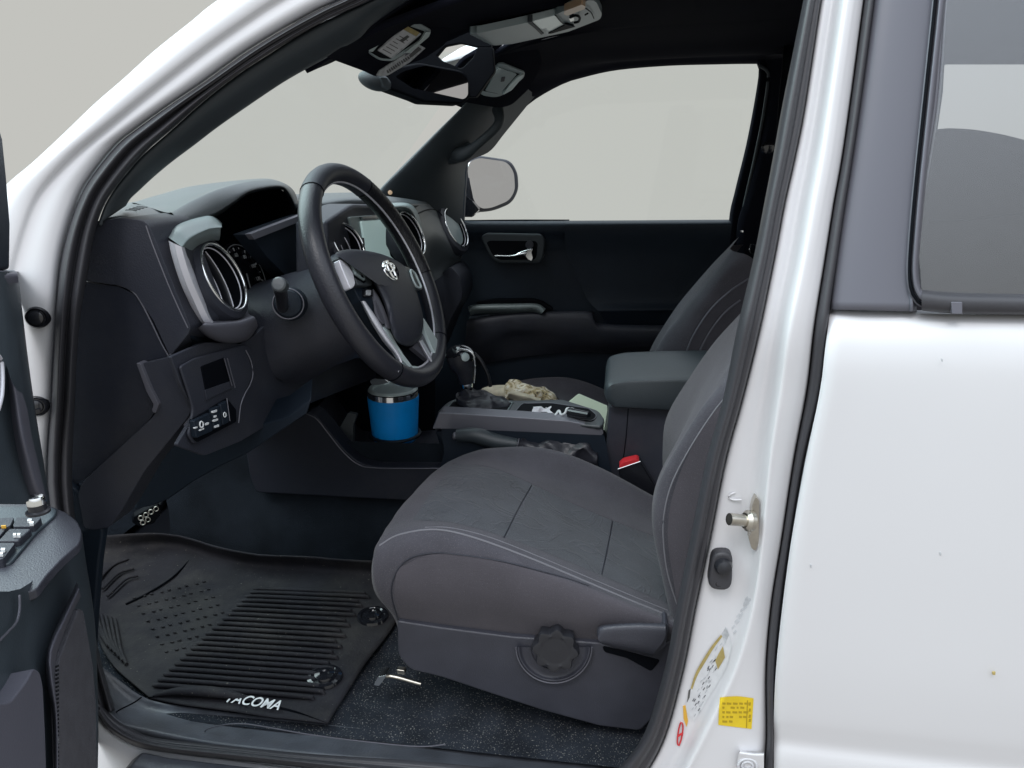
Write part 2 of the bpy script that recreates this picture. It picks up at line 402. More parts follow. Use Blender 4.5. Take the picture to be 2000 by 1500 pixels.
# bottom and rear run of the seal
sLo = [(192, 1398), (215, 1430), (270, 1461), (350, 1474), (450, 1484), (600, 1500), (800, 1524), (1100, 1560)]
sHi = [(192, 1368), (222, 1401), (255, 1422), (300, 1440), (400, 1452), (600, 1472), (810, 1486), (1100, 1512)]
band('door_seal', sLo, sHi, [(0, .012), (.15, -.008), (.4, -.014), (.6, .0), (.8, .004), (1, .012)], 'seal', m=4, fn=P)
rL = [(1580, -60), (1569, 0), (1527, 210), (1509, 311), (1492, 400), (1472, 502), (1440, 640), (1412, 780), (1379, 900), (1347, 1057), (1320, 1192), (1298, 1305), (1257, 1435), (1199, 1510), (1150, 1560)]
rR = [(1618, -60), (1604, 0), (1572, 210), (1552, 311), (1532, 400), (1513, 502), (1480, 660), (1450, 780), (1417, 900), (1386, 1057), (1357, 1192), (1335, 1305), (1300, 1435), (1262, 1510), (1220, 1570)]
band('door_seal', rL, rR, [(0, .055), (.07, .026), (.22, .013), (.42, .009), (.58, .012), (.68, .018), (.76, .018), (.9, .020), (1, .036)], 'seal', m=4)
# ---------------- rear pillar of the opening (white, between the two seals)
bR = [(1697, -60), (1687, 0), (1662, 187), (1644, 311), (1628, 400), (1612, 502), (1590, 640), (1576, 760), (1550, 900), (1526, 1057), (1506, 1180), (1496, 1305), (1497, 1435), (1492, 1510), (1490, 1570)]
mid1 = [(1652, -60), (1640, 0), (1612, 187), (1592, 311), (1575, 400), (1558, 502), (1530, 640), (1513, 760), (1494, 900), (1480, 1057), (1462, 1180), (1425, 1305), (1362, 1435), (1325, 1510), (1290, 1570)]
mid2 = [(1678, -60), (1666, 0), (1638, 187), (1620, 311), (1603, 400), (1584, 502), (1556, 640), (1538, 760), (1514, 900), (1498, 1057), (1482, 1180), (1450, 1305), (1392, 1435), (1352, 1510), (1320, 1570)]
def rowS(pts, o): return [S(x, y, o) for x, y in pts]
def mixp(A, B, t): return [(a[0]+(b[0]-a[0])*t, a[1]+(b[1]-a[1])*t) for a, b in zip(A, B)]
bp = loft('rear_pillar', [rowS(mixp(rR, rR, 0), .05), rowS(mixp(rR, mid1, .04), .034), rowS(mixp(rR, mid1, .3), .030), rowS(mixp(rR, mid1, .62), .032), rowS(mixp(rR, mid1, .88), .024),
     rowS(mixp(mid1, mid2, .1), .012), rowS(mixp(mid1, mid2, .5), .004), rowS(mid2, .006), rowS(mixp(mid2, bR, .3), .009), rowS(mixp(mid2, bR, .75), .014), rowS(mixp(mid2, bR, .97), .020), rowS(bR, .05)], 'white_paint', T, n=80, m=3, thick=.004, match=True)
# rear door edge rubber
dR = [(1716, -60), (1709, 0), (1684, 187), (1666, 311), (1652, 400), (1637, 502), (1620, 620), (1606, 760), (1572, 900), (1545, 1057), (1528, 1180), (1516, 1305), (1512, 1435), (1512, 1510), (1510, 1570)]
band('rear_door_seal', bR, dR, [(0, .05), (.08, .02), (.35, .006), (.8, .004), (1, .02)], 'seal', m=4)
# ---------------- white sill below the seal + step
loft('sill_panel', [[P(x, y, .03) for x, y in [(150, 1300), (190, 1392), (235, 1436), (300, 1462), (450, 1480), (800, 1520)]],
     [P(x, y, .0) for x, y in [(140, 1320), (186, 1410), (232, 1452), (298, 1476), (450, 1500), (800, 1545)]],
     [P(x, y, .0) for x, y in [(120, 1500), (170, 1530), (232, 1560), (298, 1590), (450, 1610), (800, 1650)]]], 'white_paint', T, n=40, m=4, thick=.004)
pan('side_step', [(248, 1503), (262, 1480), (279, 1467), (330, 1478), (450, 1492), (700, 1520), (1100, 1570), (1100, 1640), (235, 1640)], P, -.012, -.03, 'sill', T, bw=.004)
# ---------------- cab sill trim (scuff plate)
sE = [(185, 1290), (235, 1330), (292, 1366), (400, 1385), (520, 1400), (640, 1415), (775, 1431), (950, 1456), (1165, 1482), (1250, 1500)]
loft('sill_trim', [[P(x, y+6, .10) - Vector((0, 0, .03)) for x, y in sE], [P(x, y, .10) for x, y in sE], [P(x, y, .085) for x, y in [(187, 1308), (225, 1352), (280, 1385), (400, 1405), (520, 1420), (640, 1433), (775, 1449), (950, 1474), (1165, 1498), (1250, 1516)]],
   [P(x, y, .04) for x, y in [(190, 1350), (220, 1386), (262, 1408), (400, 1436), (520, 1450), (640, 1462), (775, 1474), (950, 1494), (1165, 1520), (1250, 1530)]],
   [P(x, y, .022) for x, y in [(191, 1362), (221, 1397), (257, 1419), (400, 1448), (520, 1463), (640, 1474), (775, 1485), (950, 1504), (1165, 1530), (1250, 1540)]],
   [P(x, y, .02) for x, y in [(192, 1380), (222, 1413), (262, 1436), (400, 1462), (520, 1476), (640, 1488), (775, 1500), (950, 1520), (1165, 1546), (1250, 1556)]]], 'sill', T, n=60, m=4, thick=.004)
tube('sill_groove', [P(x, y, .05) for x, y in [(396, 1437), (410, 1422), (476, 1414), (600, 1434), (700, 1447), (815, 1458), (870, 1454)]], .0010, 'silver_dark', T, n=60, seg=6)
tube('sill_seam', [P(x, y, .04) for x, y in [(276, 1362), (262, 1372), (228, 1390), (222, 1402), (222, 1412)]], .0012, 'black', T, n=20, seg=6)
# ---------------- rear door (closed)
RD = grp('rear_door')
xs = [1600, 1680, 1760, 1850, 1950, 2100, 2250]
def drow(y0, k, o, edge): # row running right from the door edge
    return [S(edge, y0, o+.012), S(edge+6, y0, o)] + [S(x, y0+(x-edge)*k, o) for x in xs if x > edge+20]
loft('door_skin', [drow(604, .010, .045, 1621), drow(609, .010, .022, 1621), drow(640, .012, .004, 1617), drow(690, .015, -.006, 1611), drow(760, .02, -.010, 1603), drow(900, .03, -.012, 1572), drow(1057, .05, -.012, 1545), drow(1180, .07, -.010, 1529),
      drow(1305, .09, -.006, 1517), drow(1395, .105, .000, 1513), drow(1425, .11, .004, 1513), drow(1450, .115, .007, 1513), drow(1485, .12, .003, 1513), drow(1580, .12, .004, 1512)], 'white_paint', RD, n=40, m=4, thick=.004)
# dark vinyl applique; its sky reflection is painted in as even grey
ap = [(1716, -60), (1709, 0), (1684, 187), (1666, 311), (1652, 400), (1637, 502), (1624, 604)]
ap2 = [(1862, -60), (1850, 0), (1836, 187), (1818, 311), (1803, 400), (1790, 502), (1790, 608)]
loft('window_surround', [rowS(ap, .03), rowS(mixp(ap, ap2, .02), .010), rowS(mixp(ap, ap2, .4), .004), rowS(mixp(ap, ap2, .90), .006), rowS(mixp(ap, ap2, .95), .004), rowS(ap2, .016), rowS(mixp(ap, ap2, 1.0), .03)], 'panel_sky_grey', RD, n=40, m=3, thick=.003, match=True)
# moulding / run channel around the glass
mo = [(1832, -60), (1825, 20), (1806, 200), (1788, 370), (1778, 490), (1777, 545), (1786, 580), (1812, 600), (1880, 608), (2000, 610), (2150, 612)]
mi = [(1853, -60), (1846, 20), (1826, 200), (1808, 370), (1797, 490), (1795, 530), (1798, 556), (1808, 568), (1880, 573), (2000, 575), (2150, 577)]
band('window_moulding', mo, mi, [(0, .016), (.06, -.002), (.14, .006), (.25, .006), (.35, -.006), (.8, -.004), (1, .012)], 'silver_dark', fn=S, parent=RD, m=3)
tube('channel_gap', rowS(mo, -.001), .0018, 'black', RD, n=60, seg=6)
quad('window_pane', [S(1840, -80, .010), S(1792, 480, .010), S(1800, 580, .010), S(2200, 580, .010), S(2200, -80, .010)], 'glass_tint', RD, thick=.002)
loft('window_sweep', [[S(x, y, .008) for x, y in [(1800, 566), (1880, 572), (2150, 577)]], [S(x, y, -.008) for x, y in [(1800, 576), (1880, 583), (2150, 588)]], [S(x, y, -.004) for x, y in [(1800, 604), (1880, 610), (2150, 614)]], [S(x, y, .02) for x, y in [(1800, 606), (1880, 613), (2150, 617)]]], 'seal', RD, n=20, m=4)
pan('sweep_clip', [(1858, 590), (1880, 590), (1880, 614), (1860, 613)], S, -.010, .008, 'silver_dark', RD, r=2, bw=.001)
quad('paint_chip', [S(1938, 1312, -.0115), S(1944, 1312, -.0115), S(1943, 1318, -.0115), S(1938, 1317, -.0115)], 'gold', RD)
for x, y in [(1835, 1078), (1582, 1102), (1838, 700)]:
    quad('paint_chip', [S(x, y, -.0122), S(x+3, y+1, -.0122), S(x+3, y+6, -.0122), S(x+1, y+6, -.0122)], 'label_grey', RD)
# ---------------- pillar hardware
onfp = on(bvh(fp), .001)
def plug(px, py, R):
    c = onfp(px, py); lathe('plug', c, Vector((.45, -1, .1)), [(R, -.006), (R, .002), (R*.86, .005), (R*.72, .003), (R*.66, .003), (R*.6, .007), (R*.35, .0085), (.001, .009)], 'gloss_black', fp, seg=32)
plug(73, 620, .0145); plug(72, 793, .0145)
# striker
st = grp('door_striker')
q = P(1455, 1018, .02)
pan('striker_plate', [(1476, 970), (1483, 978), (1482, 1060), (1476, 1076), (1468, 1072), (1462, 1050), (1468, 1040), (1467, 1000), (1470, 985)], P, .012, .012, 'steel', st, r=4, bw=.0015)
tube('striker_pin', [P(1424, 1014, -.004), P(1470, 1018, .008)], .0075, 'steel', st, n=12, seg=16)
lathe('striker_collar', P(1462, 1017, .006), P(1424, 1014, -.004)-P(1470, 1018, .008), [(.013, -.004), (.013, .002), (.0095, .006)], 'steel', st, seg=24)
# courtesy switch boot
sw = pan('courtesy_switch', [(1392, 1080), (1432, 1080), (1430, 1156), (1381, 1152)], P, .016, .02, 'seal', T, r=24, bw=.004)
lathe('boot', P(1411, 1103, .020), Vector((.1, -1, .1)), [(.0115, 0), (.0115, .006), (.009, .012), (.004, .0145), (.001, .015)], 'knob', sw, seg=28)
lathe('screw', P(1404, 1137, .020), Vector((.1, -1, .1)), [(.0062, 0), (.0062, .003), (.004, .004), (.004, .002), (.001, .002)], 'gloss_black', sw, seg=20)
# stickers on the rear pillar
onbp = bvh(bp); LV = {.0262: .0012, .018: .0012, .022: .0012, .0205: .0016, .0215: .0004, .0248: .0019, .0250: .0019, .0165: .0019}
def sticker(name, pts, fn_off, material, label=None, parent=None):
    f = on(onbp, LV[fn_off] if fn_off in LV else .0012)
    n_ = [f(x, y) for x, y in pts]
    return extr(name, n_, Vector((0, .0022, 0)), material, parent or bp, 0, label)
ys = decal('tyre_label', [[(1406, 1362), (1440, 1360), (1472, 1364)], [(1404, 1390), (1438, 1391), (1470, 1394)], [(1403, 1416), (1436, 1420), (1468, 1424)]], onbp, 'yellow', bp, .0014, n=24, m=20)
ys['label'] = 'yellow sticker with rows of small print low on the pillar'
random.seed(9)
for j, y in enumerate([1372, 1380, 1389, 1398, 1407]):
    x = 1411
    while x < 1455:
        w = random.uniform(3, 10)
        if random.random() < .8: sticker('print', [(x, y), (x+w, y+.6), (x+w-.5, y+4.6), (x, y+4)], .0248, 'yellow_dark', parent=ys)
        x += w+random.uniform(2, 4)
sticker('print', [(1459, 1368), (1461, 1368), (1459, 1422), (1457, 1422)], .0250, 'yellow_dark', parent=ys)
for y in (1372, 1384, 1396, 1404): sticker('print', [(1463, y), (1467, y), (1466, y+6), (1462, y+6)], .0250, 'yellow_dark', parent=ys)
wl = decal('warning_label', [[(1420, 1226), (1396, 1258), (1370, 1296), (1350, 1342), (1338, 1380)], [(1426, 1244), (1408, 1280), (1388, 1320), (1364, 1362), (1346, 1400)], [(1430, 1262), (1420, 1300), (1402, 1334), (1380, 1370), (1356, 1410)]], onbp, 'label_white', bp, .0012, n=50, m=14)
def sprint(pts, m_, o=.0165): sticker('print', pts, o, m_, parent=wl)
decal('gold_band', [[(1408, 1240), (1390, 1262), (1372, 1290), (1358, 1316), (1349, 1344)], [(1411, 1243), (1394, 1266), (1377, 1294), (1362, 1320), (1352, 1347)]], onbp, 'gold', wl, .0022, n=30, m=3)
decal('gold_band', [[(1412, 1262), (1404, 1276), (1397, 1290)], [(1416, 1284), (1409, 1296), (1402, 1308)]], onbp, 'gold', wl, .0022, n=14, m=8)
sprint([(1410, 1240), (1418, 1226), (1424, 1240), (1416, 1258)], 'label_grey')
sprint([(1345, 1350), (1349, 1346), (1347, 1362), (1342, 1372)], 'dark_print')
random.seed(3)
for k in range(70):
    t = random.random(); x = 1404-52*t+random.uniform(-8, 12); y = 1264+128*t+random.uniform(-10, 10)
    sprint([(x, y), (x+3.4, y-5), (x+4.2, y-4.2), (x+.8, y+.8)], 'dash' if k % 4 == 0 else 'label_grey')
sticker('warning_stripe', [(1334, 1380), (1339, 1378), (1344, 1408), (1341, 1420), (1335, 1404)], .0205, 'orange')
rl = sticker('no_sign_label', rnd([(1327, 1412), (1334, 1410), (1334, 1432), (1328, 1456), (1323, 1457), (1322, 1436)], 5), .022, 'label_white')
fb = on(onbp, .003)
tube('red_ring', [fb(x, y) for x, y in [(1330, 1411), (1334, 1418), (1332, 1438), (1326, 1456), (1323, 1450), (1325, 1428)]], .0011, 'red', rl, n=30, seg=6, closed=True)
tube('red_bar', [fb(x, y) for x, y in [(1323, 1439), (1330, 1434), (1333, 1432)]], .0012, 'red', rl, n=6, seg=6)
random.seed(12)
for k in range(16):
    t = random.random(); x = 1456-28*t+random.uniform(-6, 6)*(1-t*.4); y = 1170+66*t
    sticker('worn_print', [(x, y), (x+6, y-6), (x+8, y-2), (x+1, y+5)], .0215, 'label_grime')
hg = grp('lower_hinge')
loft('hinge_cover', [[P(x, y, .012) for x, y in [(1446, 1466), (1470, 1470), (1492, 1470)]], [P(x, y, .002) for x, y in [(1445, 1469), (1470, 1473), (1492, 1473)]], [P(x, y, .002) for x, y in [(1442, 1476), (1470, 1481), (1492, 1481)]], [P(x, y, .008) for x, y in [(1438, 1500), (1460, 1520), (1492, 1520)]]], 'white_paint', hg, n=14, m=3)
for R in (.012, .007): ring('bolt_ring', P(1460, 1496, .003), Vector((0, -1, 0)), R, .0018, 'label_grime', hg)
tube('pressing', [S(x, y, .028) for x, y in [(1436, 962), (1426, 966), (1424, 972), (1432, 976), (1448, 976)]], .0012, 'white_paint', bp, n=16, seg=6)

# ---------------- open driver door (left edge)
DD = grp('driver_door')
def DS(pts, o): return [DR(x, y, o) for x, y in pts]
pan('window_frame', [(-60, 60), (6, 272), (14, 350), (21, 440), (20, 527), (-60, 527)], DR, 0, 0, 'dash_dark', DD, vec=-_dn*.03, bw=.004)
fr = [(32, 530), (40, 600), (52, 700), (66, 800), (82, 900), (95, 985)]
loft('upper_panel', [DS([(x+3, y) for x, y in fr], -.04), DS(fr, -.012), DS([(x-8, y) for x, y in fr], .004), DS([(x-30, y) for x, y in fr], .012), DS([(x-70, y) for x, y in fr], .006), DS([(x-170, y) for x, y in fr], 0)], 'door_teal', DD, n=30, m=4)
loft('pull_trim', [DS([(8, 700), (14, 770), (24, 860), (46, 960), (66, 990)], .006), DS([(28, 755), (36, 790), (46, 850), (62, 910), (84, 975)], .022), DS([(48, 770), (56, 800), (64, 850), (76, 910), (92, 978)], .004)], 'door_grey', DD, n=26, m=5)
tube('grab_ring', DS([(-14, 690), (0, 700), (4, 730), (3, 770), (-4, 800)], .014), .0022, 'silver', DD, n=24, seg=8)
loft('panel_top_edge', [DS([(-60, 522), (0, 526), (28, 528)], -.01), DS([(-60, 530), (0, 534), (34, 534)], .010), DS([(-60, 560), (0, 556), (36, 552)], .010)], 'door_grey', DD, n=16, m=4)
# armrest with switches (top faces up)
arm = lambda pts, z: [PZ(x, y, z) for x, y in pts]
za = P(100, 1000, -.15).z
outl = [(-80, 985), (60, 984), (100, 988), (128, 1000), (150, 1016), (160, 1038), (156, 1060), (120, 1092), (92, 1122), (72, 1150), (40, 1162), (-80, 1162)]
armrest = extr('armrest', [p for p in arm(rnd(outl, 8), za)], Vector((0, 0, -.010)), 'seat_plastic', DD, .004)
inn = [(-80, 990), (60, 988), (112, 992), (108, 1006), (70, 1040), (44, 1072), (20, 1100), (-80, 1112)]
extr('switch_panel', arm(rnd(inn, 8), za+.003), Vector((0, 0, -.02)), 'door_teal', DD, .003)
random.seed(2)
bts = [[(-40, 1014), (28, 1010), (20, 1028), (-40, 1030)], [(32, 1010), (82, 1010), (66, 1028), (24, 1028)], [(18, 1032), (62, 1032), (36, 1056), (-4, 1056)], [(-60, 1034), (12, 1032), (-8, 1056), (-60, 1056)], [(-60, 1060), (30, 1060), (6, 1092), (-60, 1092)]]
for b_ in bts: extr('switch', arm(rnd(b_, 5), za+.010), Vector((0, 0, -.012)), 'dash', DD, .0025)
for x, y in [(54, 1013), (58, 1018), (26, 1041), (32, 1041), (2, 1070), (-2, 1078)]: extr('switch_mark', arm([(x, y), (x+8, y), (x+7, y+4), (x-1, y+4)], za+.0135), Vector((0, 0, -.003)), 'print_white', DD, 0)
extr('switch_mark', arm([(2, 1026), (12, 1025.5), (11, 1027), (2, 1027.5)], za+.0135), Vector((0, 0, -.003)), 'orange', DD, 0)
kb = DR(75, 1001, .05)
lathe('mirror_knob', kb, Vector((0, 0, 1)), [(.0095, 0), (.0095, .002), (.0072, .003), (.0072, .010), (.0065, .013), (.004, .0145), (.001, .015)], 'knob', DD, seg=32)
lathe('knob_cap', kb+Vector((0, 0, .0085)), Vector((0, 0, 1)), [(.0075, 0), (.0073, .004), (.0058, .0066), (.001, .0072)], 'chrome', DD, seg=32)
# lower door panel
lo = [(160, 1040), (168, 1100), (178, 1160), (186, 1230), (190, 1330), (192, 1420), (190, 1540)]
def sh(pts, dx): return [(x+dx, y) for x, y in pts]
loft('door_card', [DS(lo, -.05), DS(lo, -.008), DS(sh(lo, -6), .0), DS(sh(lo, -40), .006), DS([(100, 1090), (110, 1120), (112, 1180), (110, 1250), (120, 1340), (124, 1420), (124, 1540)], .010), DS([(40, 1150), (44, 1180), (50, 1230), (60, 1290), (84, 1360), (92, 1430), (94, 1540)], .016), DS([(-80, 1150), (-80, 1180), (-80, 1230), (-80, 1290), (-80, 1360), (-80, 1430), (-80, 1540)], .020)], 'door_teal', DD, n=34, m=4)
pan('door_pocket', [(-80, 1380), (20, 1372), (52, 1330), (66, 1304), (78, 1312), (84, 1340), (88, 1420), (92, 1540), (-80, 1540)], DR, .034, 0, 'door_grey', DD, r=10, vec=-_dn*.02, bw=.006)
loft('pocket_edge', [DS([(150, 1136), (120, 1200), (92, 1270), (88, 1330), (100, 1400), (104, 1540)], .010), DS([(154, 1150), (126, 1210), (98, 1275), (102, 1340), (110, 1400), (112, 1540)], .03), DS([(158, 1165), (134, 1215), (110, 1285), (112, 1345), (114, 1410), (116, 1540)], .014)], 'door_grey', DD, n=26, m=4)
pan('speaker_grille', [(155, 1187), (163, 1192), (170, 1230), (182, 1300), (188, 1380), (190, 1540), (116, 1540), (112, 1400), (108, 1330), (118, 1285), (136, 1235)], DR, .020, 0, 'speaker', DD, r=8, vec=-_dn*.012, bw=.003)
tube('door_seam', DS([(38, 1162), (38, 1190), (32, 1215), (14, 1236), (-10, 1260)], .022), .0011, 'silver_dark', DD, n=24, seg=6)
for i in range(30):
    y = 1300+i*8; quad('grille_notch', DS([(109, y), (113, y-2), (114, y+2), (110, y+4)], .024), 'gloss_black', DD)

# ---------------- floor, tunnel, firewall
FLZ = .56
floor_rows = [[PZ(x, y, FLZ) for x, y in [(120, 1330), (300, 1385), (640, 1440), (950, 1480), (1350, 1560)]],
    [Vector((x, .30, FLZ)) for x in (-1.25, -.6, -.4, -.1, .5)], [Vector((x, .56, FLZ+.01)) for x in (-1.25, -.6, -.4, -.1, .5)]]
floor_rows[0] = [Vector((x, .075, FLZ)) for x in (-1.25, -.6, -.4, -.1, .5)]
car = loft('carpet', floor_rows, 'carpet', T, n=30, m=6, across='l')
loft('kick_carpet', [[P(x, y, .585) for x, y in [(330, 1080), (480, 1105), (780, 1125), (1300, 1140)]], [P(x, y, .60) for x, y in [(330, 1000), (480, 1040), (780, 1060), (1300, 1060)]], [P(x, y, .63) for x, y in [(300, 900), (480, 950), (780, 965), (1300, 960)]], [P(x, y, .63) for x, y in [(300, 780), (480, 840), (780, 865), (1300, 860)]]], 'carpet_dark', T, n=30, m=5)
loft('firewall_carpet', [[Vector((-1.18, .06, FLZ)), Vector((-1.18, .6, FLZ)), Vector((-1.18, 1.5, FLZ))], [Vector((-1.34, .04, .74)), Vector((-1.34, .6, .74)), Vector((-1.34, 1.5, .74))], [Vector((-1.36, .04, 1.2)), Vector((-1.36, .6, 1.2)), Vector((-1.36, 1.5, 1.2))]], 'carpet_dark', T, n=10, m=5)
extr('cab_floor', [Vector((-1.5, .04, FLZ-.02)), Vector((1.6, .04, FLZ-.02)), Vector((1.6, 1.5, FLZ-.02)), Vector((-1.5, 1.5, FLZ-.02))], Vector((0, 0, -.03)), 'black', T, 0)
extr('passenger_kick_panel', [Vector((-1.7, 1.5, .5)), Vector((-.3, 1.5, .5)), Vector((-.3, 1.5, 1.15)), Vector((-1.7, 1.5, 1.15))], Vector((0, .02, 0)), 'carpet_dark', T, 0)
extr('firewall', [Vector((-1.5, .03, .5)), Vector((-1.5, 1.52, .5)), Vector((-1.5, 1.52, 1.2)), Vector((-1.5, .03, 1.2))], Vector((-.02, 0, 0)), 'carpet_dark', T, 0)
extr('under_dash_cover', [P(x, y, .26) for x, y in [(296, 895), (330, 850), (384, 846), (470, 840), (560, 815), (608, 780), (600, 808), (545, 845), (486, 885), (430, 912), (380, 940), (330, 975), (300, 988), (262, 996)]], Vector((-.02, .06, .02)), 'dash_dark', T, .003)
extr('side_kick_panel', [P(x, y, .07) for x, y in [(120, 930), (190, 1000), (200, 1040), (192, 1100), (184, 1200), (178, 1300), (120, 1310)]], Vector((0, .015, 0)), 'dash_dark', T, .003)
# brake pedal
pd = grp('brake_pedal')
pc = [P(262, 1010, .30), P(308, 985, .33), P(318, 1000, .33), P(300, 1024, .31), P(272, 1030, .30), P(258, 1022, .30)]
extr('pedal_pad', pc, Vector((-.01, .012, .004)), 'black', pd, .003)
tube('pedal_arm', [P(312, 990, .34), P(326, 960, .37), P(350, 900, .40), P(400, 830, .42)], .006, 'black', pd, n=16)
for x, y in [(275, 1012), (285, 1006), (295, 1000), (305, 994), (279, 1021), (289, 1015), (299, 1009), (309, 1002)]:
    ring('grip', P(x, y, .293+(x-270)*.0009), Vector((.3, -1, .4)), .0042, .0011, 'steel', pd, seg=16)

# ---------------- dashboard
DB = grp('dashboard')
Lp = [(262, 396), (236, 424), (292, 434), (304, 466), (368, 640), (360, 658), (332, 694), (352, 752), (374, 800), (300, 900), (215, 1028), (168, 1030)]
Rp = [(740, 384), (800, 396), (850, 402), (868, 420), (884, 470), (884, 500), (868, 520), (850, 560), (850, 610), (820, 680), (760, 700), (640, 700)]
dl = [P(x, y, .085) for x, y in Lp]; dr = [P(x, y, 1.39) for x, y in Rp]
# the long lower core of the dash
extr_rows = [dl, [a.lerp(b, .5) for a, b in zip(dl, dr)], dr]
loft('dash_core', [dl[3:9], [a.lerp(b, .25)+Vector((-.08, 0, -.09)) for a, b in zip(dl[3:9], dr[6:12])], [a.lerp(b, .6)+Vector((-.07, 0, -.09)) for a, b in zip(dl[3:9], dr[6:12])], dr[6:12]], 'dash_dark', DB, n=60, m=6)
# end panels on the driver side
def dpan(name, pts, o, d, m_, r=6, bw=.004, parent=DB, **k): return pan(name, pts, P, o, d, m_, parent, r=r, bw=bw, **k)
dpan('dash_side', [(176, 434, 2), (205, 429, 6), (236, 426), (286, 431, 20), (302, 466, 20), (372, 640, 14), (368, 652), (332, 697), (300, 628), (264, 572), (234, 558), (160, 548, 2), (140, 490, 2)], .075, .10, 'dash', r=5, bw=.010)
dpan('fuse_cover', [(150, 548, 2), (234, 560), (262, 575), (298, 630), (329, 696, 2), (268, 709, 4), (288, 762, 8), (306, 792, 10), (298, 812, 8), (268, 850, 2), (157, 942, 4), (135, 950, 2), (140, 700, 2)], .078, .04, 'dash_mid', bw=.003)
loft('seam_highlight', [[P(x, y, .0762) for x, y in [(166, 546), (205, 551), (240, 557), (264, 571), (282, 600), (302, 640), (316, 670), (330, 694)]], [P(x, y, .0762) for x, y in [(166, 548), (205, 553), (238, 560), (262, 574), (280, 602), (300, 642), (314, 671), (328, 696)]]], 'grey_strip', DB, n=50, m=2)
dpan('lower_side_panel', [(333, 697, 2), (352, 750, 10), (374, 792, 12), (370, 812, 8), (282, 920, 12), (236, 1000, 10), (214, 1030, 8), (180, 1036, 8), (164, 1030, 4), (152, 968, 4), (159, 943, 4), (300, 813, 8), (308, 791, 10), (291, 760, 8), (272, 711, 4)], .068, .05, 'dash', bw=.006)
dpan('panel_fold', [(266, 709, 2), (274, 711, 2), (294, 760), (310, 790), (303, 808), (296, 803), (300, 790), (286, 765)], .062, .02, 'silver_dark', r=3, bw=.002)
loft('seam_highlight', [[P(x, y, .066) for x, y in [(333, 690), (342, 708), (356, 745), (370, 775), (377, 796), (375, 812), (360, 832)]], [P(x, y, .066) for x, y in [(330, 692), (339, 710), (353, 747), (367, 777), (374, 797), (372, 811), (358, 830)]]], 'silver_dark', DB, n=30, m=2)
loft('seam_highlight', [[P(x, y, .0745) for x, y in [(286, 440), (300, 480), (330, 556), (352, 606), (368, 640)]], [P(x, y, .0745) for x, y in [(284, 441), (298, 481), (328, 557), (350, 607), (366, 641)]]], 'grey_strip', DB, n=30, m=2)
# dash top in front of the cluster, windscreen side
shd = loft('dash_shoulder', [[PX(205, 408, -.88), PX(262, 394, -.88), PX(345, 384, -.86)], [P(205, 424, .09), P(262, 405, .20), PX(345, 406, -.70)], [P(200, 434, .085), P(238, 424, .09), P(290, 431, .105), PX(350, 430, -.645)], [P(200, 440, .085), P(238, 429, .085), P(293, 440, .10), PX(352, 446, -.64)]], 'soft_top', DB, n=40, m=5)
osh = on(bvh(shd), .002)
loft('dash_top', [[PX(300, 392, -1.0), PX(480, 384, -.98), P(690, 376, 1.15), P(775, 384, 1.40)], [PX(330, 400, -.86), PX(480, 386, -.80), P(690, 380, 1.0), P(850, 392, 1.38)], [PX(340, 430, -.80), PX(480, 400, -.76), P(690, 386, .90), P(852, 398, 1.38)]], 'soft_top', DB, n=50, m=4)
gr = extr('defrost_grille', [osh(x, y) for x, y in [(238, 412), (262, 401), (296, 402), (268, 415)]], Vector((0, 0, -.003)), 'teal_plastic', DB, 0)
osh2 = on(bvh(shd), .004)
for i in range(4):
    x = 244+i*7; y = 410.5-i*2.2
    extr('grille_slot', [osh2(*p) for p in [(x, y), (x+22, y+1.2), (x+24, y-.2), (x+3, y-1.6)]], Vector((0, 0, -.0015)), 'black', gr, 0)
# instrument hood
hX = -.62
loft('instrument_hood', [[PX(x, y, -.86) for x, y in [(262, 402), (315, 383), (385, 366), (490, 354), (535, 355), (567, 375), (584, 410)]],
    [PX(x, y, -.78) for x, y in [(262, 396), (315, 380), (385, 362), (490, 350), (535, 351), (569, 369), (586, 402)]],
    [PX(x, y, -.66) for x, y in [(320, 414), (370, 388), (430, 366), (490, 353), (540, 353), (572, 370), (585, 402)]],
    [PX(x, y, -.635) for x, y in [(336, 416), (380, 395), (430, 372), (492, 356), (545, 356), (571, 372), (583, 402)]],
    [PX(x, y, -.62) for x, y in [(346, 434), (413, 414), (452, 392), (490, 370), (546, 362), (566, 376), (580, 405)]],
    [PX(x, y, -.63) for x, y in [(348, 440), (415, 420), (454, 397), (490, 375), (546, 367), (563, 380), (576, 410)]],
    [PX(x, y, -.70) for x, y in [(350, 445), (420, 424), (456, 400), (490, 378), (546, 370), (560, 384), (572, 415)]]], 'soft_top', DB, n=60, m=5)
# recess
pan('cluster_recess', [(405, 418), (455, 395), (490, 374), (546, 367), (566, 380), (584, 402), (590, 440), (610, 640), (470, 640), (400, 520)], PX, -.72, 0, 'black', DB, r=8, vec=Vector((-.02, 0, 0)))
loft('recess_side', [[PX(x, y, -.715) for x, y in [(584, 402), (592, 440), (600, 560), (606, 640)]], [PX(x, y, -.60) for x, y in [(586, 396), (596, 440), (604, 560), (610, 640)]]], 'black', DB, n=16, m=3)
# facing with silver strip right of the cluster
pan('cluster_trim', [(488, 458, 2), (600, 418, 2), (604, 560, 2), (596, 552, 4), (560, 540, 4), (520, 500, 4)], PX, -.60, 0, 'dash_dark', DB, r=3, vec=Vector((-.03, 0, 0)))
pan('trim_strip', [(489, 457), (598, 416), (599, 428), (497, 468)], PX, -.594, 0, 'grey_strip', DB, r=1, vec=Vector((-.01, 0, 0)), bw=.001)
